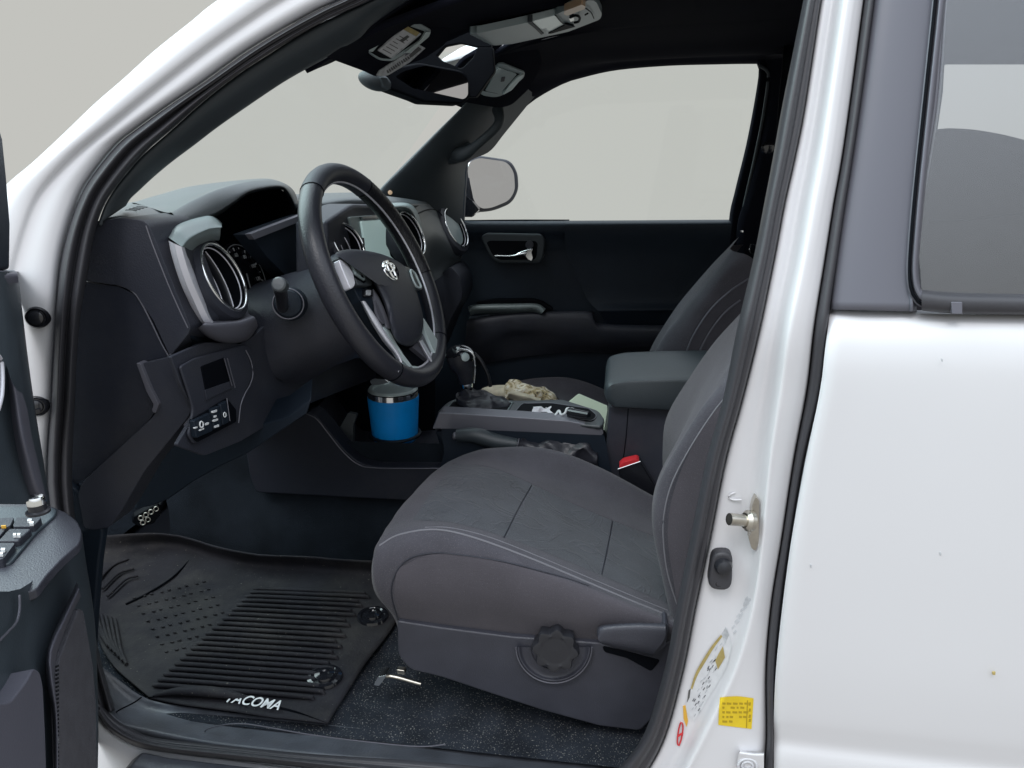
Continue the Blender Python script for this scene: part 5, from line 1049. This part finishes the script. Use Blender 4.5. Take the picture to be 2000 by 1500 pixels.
ppan('mirror_frame', [(931, 178, 3), (946, 160, 3), (976, 126, 4), (984, 125, 4), (1026, 142, 3), (1024, 152, 4), (980, 188, 10), (966, 191, 8), (944, 188, 6)], b1, b2, b3, .010, 'console_teal', pv, r=3, th=.008)
ppan('frame_groove', [(942, 178), (976, 134), (1018, 146), (1010, 156), (974, 184)], b1, b2, b3, .012, 'black', pv, r=4, th=.003, bw=.001)
ppan('mirror_lid', [(948, 178), (974, 132), (1010, 145), (976, 184)], b1, b2, b3, .014, 'console_teal', pv, r=3, th=.004, bw=.001)
ppan('lid_mark', [(980, 151), (987, 150), (985, 159), (978, 160)], b1, b2, b3, .015, 'dash', pv, r=1, th=.001, bw=0)
for q in ([(932, 178), (958, 148), (976, 132), (980, 136), (962, 152), (938, 182)], [(1000, 176), (1020, 152), (1024, 145), (1012, 150), (996, 166), (982, 186)]):
    ppan('frame_highlight', q, b1, b2, b3, .016, 'teal_gloss', pv, r=3, th=.006, bw=.001)
# visor clips
def clip(pts, Y):
    g = grp('visor_clip')
    tube('clip_arm', [P(x, y, Y) for x, y in pts], .0045, 'teal_plastic', g, n=24, seg=10, flat=.5)
    return g
g = clip([(882, 44), (874, 54), (866, 62), (860, 72)], .62)
tube('clip_loop', [P(x, y, .62) for x, y in [(864, 66), (850, 76), (844, 86), (850, 84), (862, 74)]], .0016, 'teal_gloss', g, n=24, seg=6, closed=True)
lathe('clip_screw', P(886, 39, .62), Vector((0, -1, -.3)), [(.003, -.002), (.003, .002), (.001, .003)], 'chrome', g, seg=12)
g = clip([(986, 92), (974, 108), (968, 116)], 1.0)
tube('clip_loop', [P(x, y, 1.0) for x, y in [(968, 114), (954, 124), (952, 132), (960, 132), (968, 122)]], .0018, 'teal_gloss', g, n=24, seg=6, closed=True)
lathe('clip_screw', P(982, 93, 1.0), Vector((0, -1, -.3)), [(.004, -.002), (.004, .002), (.001, .003)], 'chrome', g, seg=12)
# mounting panel between the visors, with a gap through which the glass shows
mp = grp('mirror_mount')
ym = .80
for nm, q in (('mount_upper', [(820, 60), (950, 50), (960, 92), (932, 92), (898, 84), (868, 90), (850, 112), (800, 110)]), ('mount_left', [(800, 105), (852, 108), (862, 118), (898, 133), (900, 160), (740, 152), (744, 146)]), ('mount_right', [(932, 92), (962, 92), (966, 140), (930, 190), (896, 190), (892, 134), (904, 132), (924, 112)])):
    pan(nm, q, P, ym, .02, 'black', mp, r=4, bw=.002)
MIRZ = .125
rm = grp('rear_view_mirror')
mA, mB, mC = P(746, 152, .60), P(920, 160, .78), P(800, 190, .645)
ppan('mirror_housing', [(742, 150, 4), (760, 134, 14), (820, 122, 10), (900, 137, 14), (920, 150, 10), (919, 190, 8), (905, 203, 10), (828, 199, 4), (812, 192, 4), (762, 174, 6), (750, 168, 6)], mA, mB, mC, -.02, 'black', rm, r=8, th=.03, bw=.006)
ppan('housing_end', [(743, 151), (756, 152), (764, 174), (750, 168)], mA, mB, mC, .003, 'pillar_trim', rm, r=2, th=.01, bw=.003)
# mirror glass reflects what is really around the cab
n0 = (mB-mA).cross(mC-mA).normalized()
gcn = P(845, 160, .655); rr0 = (gcn-CAM).normalized(); gd = Vector((.10, -1, MIRZ)).normalized(); gn = (gd-rr0).normalized()
ga_, gb_, _ = frame(gn)
ppan('mirror_glass', [(772, 150, 4), (788, 139, 8), (830, 128, 6), (900, 142, 8), (914, 154, 6), (914, 186, 5), (906, 194, 6), (806, 172, 4)], gcn, gcn+ga_, gcn+gb_, .002, 'mirror_face', rm, r=4, th=.0006, bw=0)
bm = bmesh.new(); bmesh.ops.create_uvsphere(bm, u_segments=28, v_segments=16, radius=1)
sc0 = P(732, 158, .62)
for v in bm.verts: v.co = sc0+RT*(v.co.x*.030)+Vector((0, v.co.y*.03, 0))+Vector((0, 0, v.co.z*.018))-Vector((0, 0, v.co.x*.006))
finish(bm, 'sensor_housing', 'pillar_trim', rm, None, None)
pan('toll_tag', [(930, 138, 3), (955, 146, 3), (948, 158), (920, 180, 3), (919, 158, 3)], P, .84, .008, 'label_grey', rm, r=3, bw=.002)
lathe('tag_lens', P(930, 159, .838), Vector((0, -1, 0)), [(.006, -.002), (.006, .001), (.001, .002)], 'print_white', rm, seg=20)
# ---------------- passenger side mirror outside
om = grp('passenger_wing_mirror')
oo = rnd([(916, 312, 10), (938, 303, 16), (1000, 312, 20), (1014, 336, 14), (1016, 372, 16), (1002, 398, 16), (968, 412, 14), (938, 415, 14), (924, 400, 14), (912, 360, 10)], 12)
oi = rnd([(914, 318, 10), (934, 308, 10), (990, 316, 20), (1004, 336, 14), (1006, 372, 16), (994, 392, 16), (960, 406, 14), (940, 408, 12), (926, 394, 12), (917, 352, 10)], 12)
sc1 = P(962, 360, 1.60); r1 = (sc1-CAM).normalized(); sd1 = Vector((1.0, .25, .04)).normalized(); sn = (sd1-r1).normalized(); s_a, s_b, _ = frame(sn)
ppan('mirror_shell', oo, sc1, sc1+s_a, sc1+s_b, 0, 'dash', om, th=.07, bw=.012)
ppan('mirror_glass', oi, sc1, sc1+s_a, sc1+s_b, .002, 'mirror_face', om, th=.004, bw=0)
tube('mirror_arm', [P(916, 412, 1.52), P(925, 404, 1.55), P(940, 400, 1.62)], .022, 'dash', om, n=14, seg=14)
pan('arm_base', [(906, 424), (908, 380), (922, 392), (936, 410), (920, 424)], P, 1.50, .03, 'gloss_black', om, r=4)

# ================================================================== THINGS IN THE CAB
# blue tumbler in the front cup holder
tb = P(772, 857, .70)
tz = tb.z
tm = thing('tumbler', (tb.x, .70, tz), 'bright blue insulated tumbler with a steel rim and clear lid in the front cup holder', 'tumbler')
TC = Vector((tb.x, .70, tz-.002)); zt = P(772, 772, .70).z-TC.z; rr_ = (P(820, 790, .70)-P(724, 790, .70)).length/2
lathe('cup_body', TC, Vector((0, 0, 1)), [(.001, 0), (rr_*.78, 0), (rr_*.86, .004), (rr_*.90, .012), (rr_, zt-.008), (rr_, zt)], 'blue', tm, seg=64, sharp=50)
lathe('steel_rim', TC, Vector((0, 0, 1)), [(rr_*.99, zt-.001), (rr_*.995, zt+.012), (rr_*.97, zt+.014), (rr_*.95, zt+.010)], 'chrome', tm, seg=64, cap=False)
ld = lathe('lid', TC, Vector((0, 0, 1)), [(rr_*.96, zt+.006), (rr_*.96, zt+.016), (rr_*.90, zt+.020), (rr_*.80, zt+.019), (rr_*.76, zt+.014), (.001, zt+.013)], 'teal_gloss', tm, seg=64)
pan('lid_slider', [(722, 744, 3), (730, 739, 3), (752, 741, 3), (760, 747, 3), (740, 752, 3), (726, 752, 3)], P, .655, .02, 'chrome', tm, r=3, bw=.003)

# ribbed floor mat
mt_ = thing('floor_mat', (-.55, .3, FLZ+.004), 'black ribbed rubber floor mat with two round anchors in the driver footwell', 'floor mat')
MZ = FLZ+.014
outline = [(178, 1180), (185, 1250), (215, 1310), (292, 1361), (400, 1380), (520, 1396), (640, 1412), (672, 1372), (700, 1310), (760, 1240), (780, 1180), (770, 1110), (620, 1108), (470, 1095), (400, 1075), (345, 1052), (290, 1056), (230, 1090)]
rows = [[(178, 1180), (184, 1250), (216, 1312), (292, 1362)], ]
base = [[PZ(x, y, MZ) for x, y in [(292, 1362), (350, 1374), (420, 1384), (520, 1398), (640, 1413)]],
        [PZ(x, y, MZ) for x, y in [(222, 1300), (330, 1330), (440, 1345), (560, 1354), (668, 1366)]],
        [PZ(x, y, MZ) for x, y in [(190, 1240), (330, 1262), (450, 1280), (590, 1288), (715, 1292)]],
        [PZ(x, y, MZ) for x, y in [(185, 1180), (330, 1180), (460, 1200), (620, 1206), (775, 1210)]],
        [PZ(x, y, MZ) for x, y in [(184, 1130), (320, 1112), (460, 1140), (620, 1150), (785, 1155)]],
        [PZ(x, y, MZ+.012) for x, y in [(184, 1085), (330, 1066), (468, 1100), (620, 1112), (780, 1122)]],
        [PZ(x, y, MZ+.05) for x, y in [(186, 1046), (330, 1044), (470, 1080), (620, 1090), (780, 1100)]]]
def mw(c): return Vector((0, 0, .0022*noise.noise(c*9)+.0008*noise.noise(c*40)))
msh = loft('mat_sheet', base, 'mat_rubber', mt_, n=60, m=7, thick=.003, wob=mw)
nr = 21
for i in range(nr):
    t = i/(nr-1); tt = t**1.12
    xl = 500-tt*(500-305); yl = 1150+tt*(1338-1150)
    xr = 712-10*math.sin(t*5)-tt*110+(14 if i % 2 else 0); yr = 1158+tt*(1362-1158)
    a = PZ(xl, yl, MZ+.004); b = PZ(xr, yr, MZ+.004)
    tube('rib', [a-Vector((0, 0, .006)), a+(b-a)*.012, a.lerp(b, .5)+Vector((0, 0, .0005)), b-(b-a)*.03, b-Vector((0, 0, .006))], .0042, 'mat_rubber', mt_, n=26, seg=8)
for px, py in ((728, 1203), (634, 1322)):
    c = PZ(px, py, MZ+.002)
    lathe('anchor', c, Vector((0, 0, 1)), [(.032, -.002), (.030, .003), (.024, .0045), (.021, .002), (.019, .002), (.017, .007), (.008, .009), (.006, .007), (.001, .007)], 'gloss_black', mt_, seg=40)
random.seed(21)
dots = []
bm = bmesh.new()
for i in range(9):
    for j in range(8):
        x = 262+i*17+j*9+(i % 2)*3; y = 1168+j*15-i*4
        if (x > 500-(y-1150)*1.02): continue
        c = PZ(x, y, MZ+.0015); r0 = .0026
        vs = [bm.verts.new(c+Vector((math.cos(k*math.pi/4)*r0*1.5, math.sin(k*math.pi/4)*r0, 0))) for k in range(8)]
        vt = [bm.verts.new(v.co+Vector((0, 0, .0016))) for v in vs]
        bm.faces.new(vt)
        for k in range(8): bm.faces.new((vs[k], vs[(k+1) % 8], vt[(k+1) % 8], vt[k]))
bm2 = bmesh.new(); bm2.from_mesh(msh.data); tmp = bpy.data.meshes.new('tmp'); bm.to_mesh(tmp); bm.free(); bm2.from_mesh(tmp); bm2.to_mesh(msh.data); bm2.free(); bpy.data.meshes.remove(tmp)
for i in range(6):
    tube('toe_rib', [PZ(180+i*9, 1195+i*3, MZ+.006), PZ(190+i*9, 1225+i*8, MZ+.006), PZ(212+i*7, 1262+i*7, MZ+.004)], .0032, 'mat_rubber', mt_, n=14, seg=8)
for q in ([(200, 1150), (232, 1120), (262, 1110)], [(210, 1165), (245, 1132), (270, 1124)], [(190, 1135), (220, 1105), (250, 1092)]):
    tube('heel_pattern', [PZ(x, y, MZ+.006) for x, y in q], .003, 'mat_rubber', mt_, n=14, seg=8)
tube('mat_crease', [PZ(x, y, MZ+.002) for x, y in [(246, 1180), (290, 1158), (340, 1125), (385, 1078)]], .0022, 'black', mt_, n=24, seg=6)
# bulged front lip and lettering
lip = loft('edge_lip', [[PZ(x, y, MZ+.003) for x, y in [(290, 1362), (330, 1354), (365, 1350), (420, 1356), (500, 1372), (570, 1386), (640, 1412)]], [PZ(x, y, MZ-.008) for x, y in [(292, 1366), (335, 1370), (380, 1376), (430, 1383), (505, 1393), (575, 1402), (640, 1416)]]], 'black', mt_, n=30, m=4)
p0 = PZ(420, 1360, MZ+.007); p1 = PZ(568, 1383, MZ+.007)
rt_ = (p1-p0).normalized()
text('mat_lettering', 'TACOMA', (p0+p1)/2+Vector((0, 0, .001)), rt_, Vector((0, 0, 1)).cross(rt_)+Vector((0, 0, .35)), .0235, 'print_white', mt_, shear=.3, label='silver TACOMA lettering', bold=.0003)

tube('curled_edge', [PZ(x, y, MZ+h) for x, y, h in [(300, 1358, .002), (345, 1350, .008), (400, 1350, .011), (450, 1357, .009), (500, 1368, .004)]], [.003, .008, .010, .008, .003], 'mat_rubber', mt_, n=40, seg=12, flat=.8)
# folded cloth items on the passenger seat
def blob(name, rows, m_, parent, amp=.008, sc=30, n=40):
    return loft(name, rows, m_, parent, n=n, m=6, wob=lambda c: noise.noise_vector(c*sc)*amp)
def cloth(nm, label, cat, pts_top, pts_bot, Y0, Y1, m_, amp, sc):
    t_ = thing(nm, P(*pts_bot[len(pts_bot)//2], Y0), label, cat)
    blob('fabric', [bk(pts_bot, Y0), bk(mixp(pts_bot, pts_top, .5), Y0-.01), bk(mixp(pts_bot, pts_top, .88), Y0+.01), bk(pts_top, (Y0+Y1)/2), bk([(x, y+3) for x, y in pts_top], Y1), bk([(x, y+18) for x, y in pts_bot], Y1+.02)], m_, t_, amp, sc)
    return t_
cap = cloth('cap', 'tan cloth cap lying behind the gear shifter on the passenger seat', 'cap', [(934, 768), (945, 758), (965, 754), (985, 754), (1010, 758)], [(936, 784), (950, 790), (970, 792), (995, 792), (1015, 790)], .98, 1.06, 'tan', .004, 20)
cm = cloth('folded_cap', 'camouflage cloth cap folded over behind the gear shifter boot', 'cap', [(986, 764), (994, 749), (1020, 751), (1050, 758), (1075, 766), (1088, 780)], [(984, 782), (1000, 788), (1025, 792), (1050, 792), (1070, 792), (1089, 792)], .94, 1.04, 'camo', .012, 32)
blob('brim', [bk([(990, 776), (1010, 784), (1035, 790), (1052, 790)], .925), bk([(994, 768), (1012, 772), (1036, 778), (1054, 784)], .915), bk([(998, 763), (1016, 766), (1040, 772), (1056, 778)], .935)], 'tan', cm, .004, 30, 24)
# pale green paper leaning on the passenger seat
pp = thing('notepad', P(1150, 820, .90), 'pale green paper pad leaning between the console and the passenger seat', 'notepad')
extr('pad_block', [P(1098, 796, .92), P(1132, 769, 1.0), P(1186, 792, .94), P(1187, 842, .90), P(1150, 842, .88)], Vector((-.004, .008, -.003)), 'paper', pp, .001)
# tissue in the tray
tz_ = thing('tissue', PZ(1058, 803, ztop), 'crumpled white tissue in the console cup holder', 'tissue')
blob('paper_sheet', [[PZ(x, y, ztop+.002) for x, y in [(1038, 808), (1050, 811), (1066, 811), (1078, 812)]], [P(x, y, .695) for x, y in [(1038, 802), (1050, 804), (1066, 806), (1078, 804)]], [P(x, y, .71) for x, y in [(1040, 797), (1054, 793), (1066, 798), (1076, 794)]], [P(x, y, .73) for x, y in [(1042, 798), (1058, 798), (1068, 796), (1074, 798)]]], 'tissue', tz_, .008, 60, 26)
cb = thing('charging_cable', PZ(1110, 810, ztop), 'looped white charging cable with a black plug in the console cup holder', 'cable')
tube('cord', [PZ(x, y, ztop+h) for x, y, h in [(1084, 812, .004), (1092, 802, .010), (1096, 810, .006), (1104, 806, .012), (1108, 798, .018), (1122, 800, .014), (1116, 812, .006)]], .0026, 'print_white', cb, n=60, seg=8)
tube('plug', [PZ(1112, 806, ztop+.012), PZ(1150, 812, ztop+.014)], [.012, .009], 'gloss_black', cb, n=12, seg=14)

# tidy helper properties
for o in list(bpy.data.objects):
    if '_loc' in o: del o['_loc']
SC.render.engine = 'CYCLES'
SC.cycles.max_bounces = 8; SC.cycles.transparent_max_bounces = 12
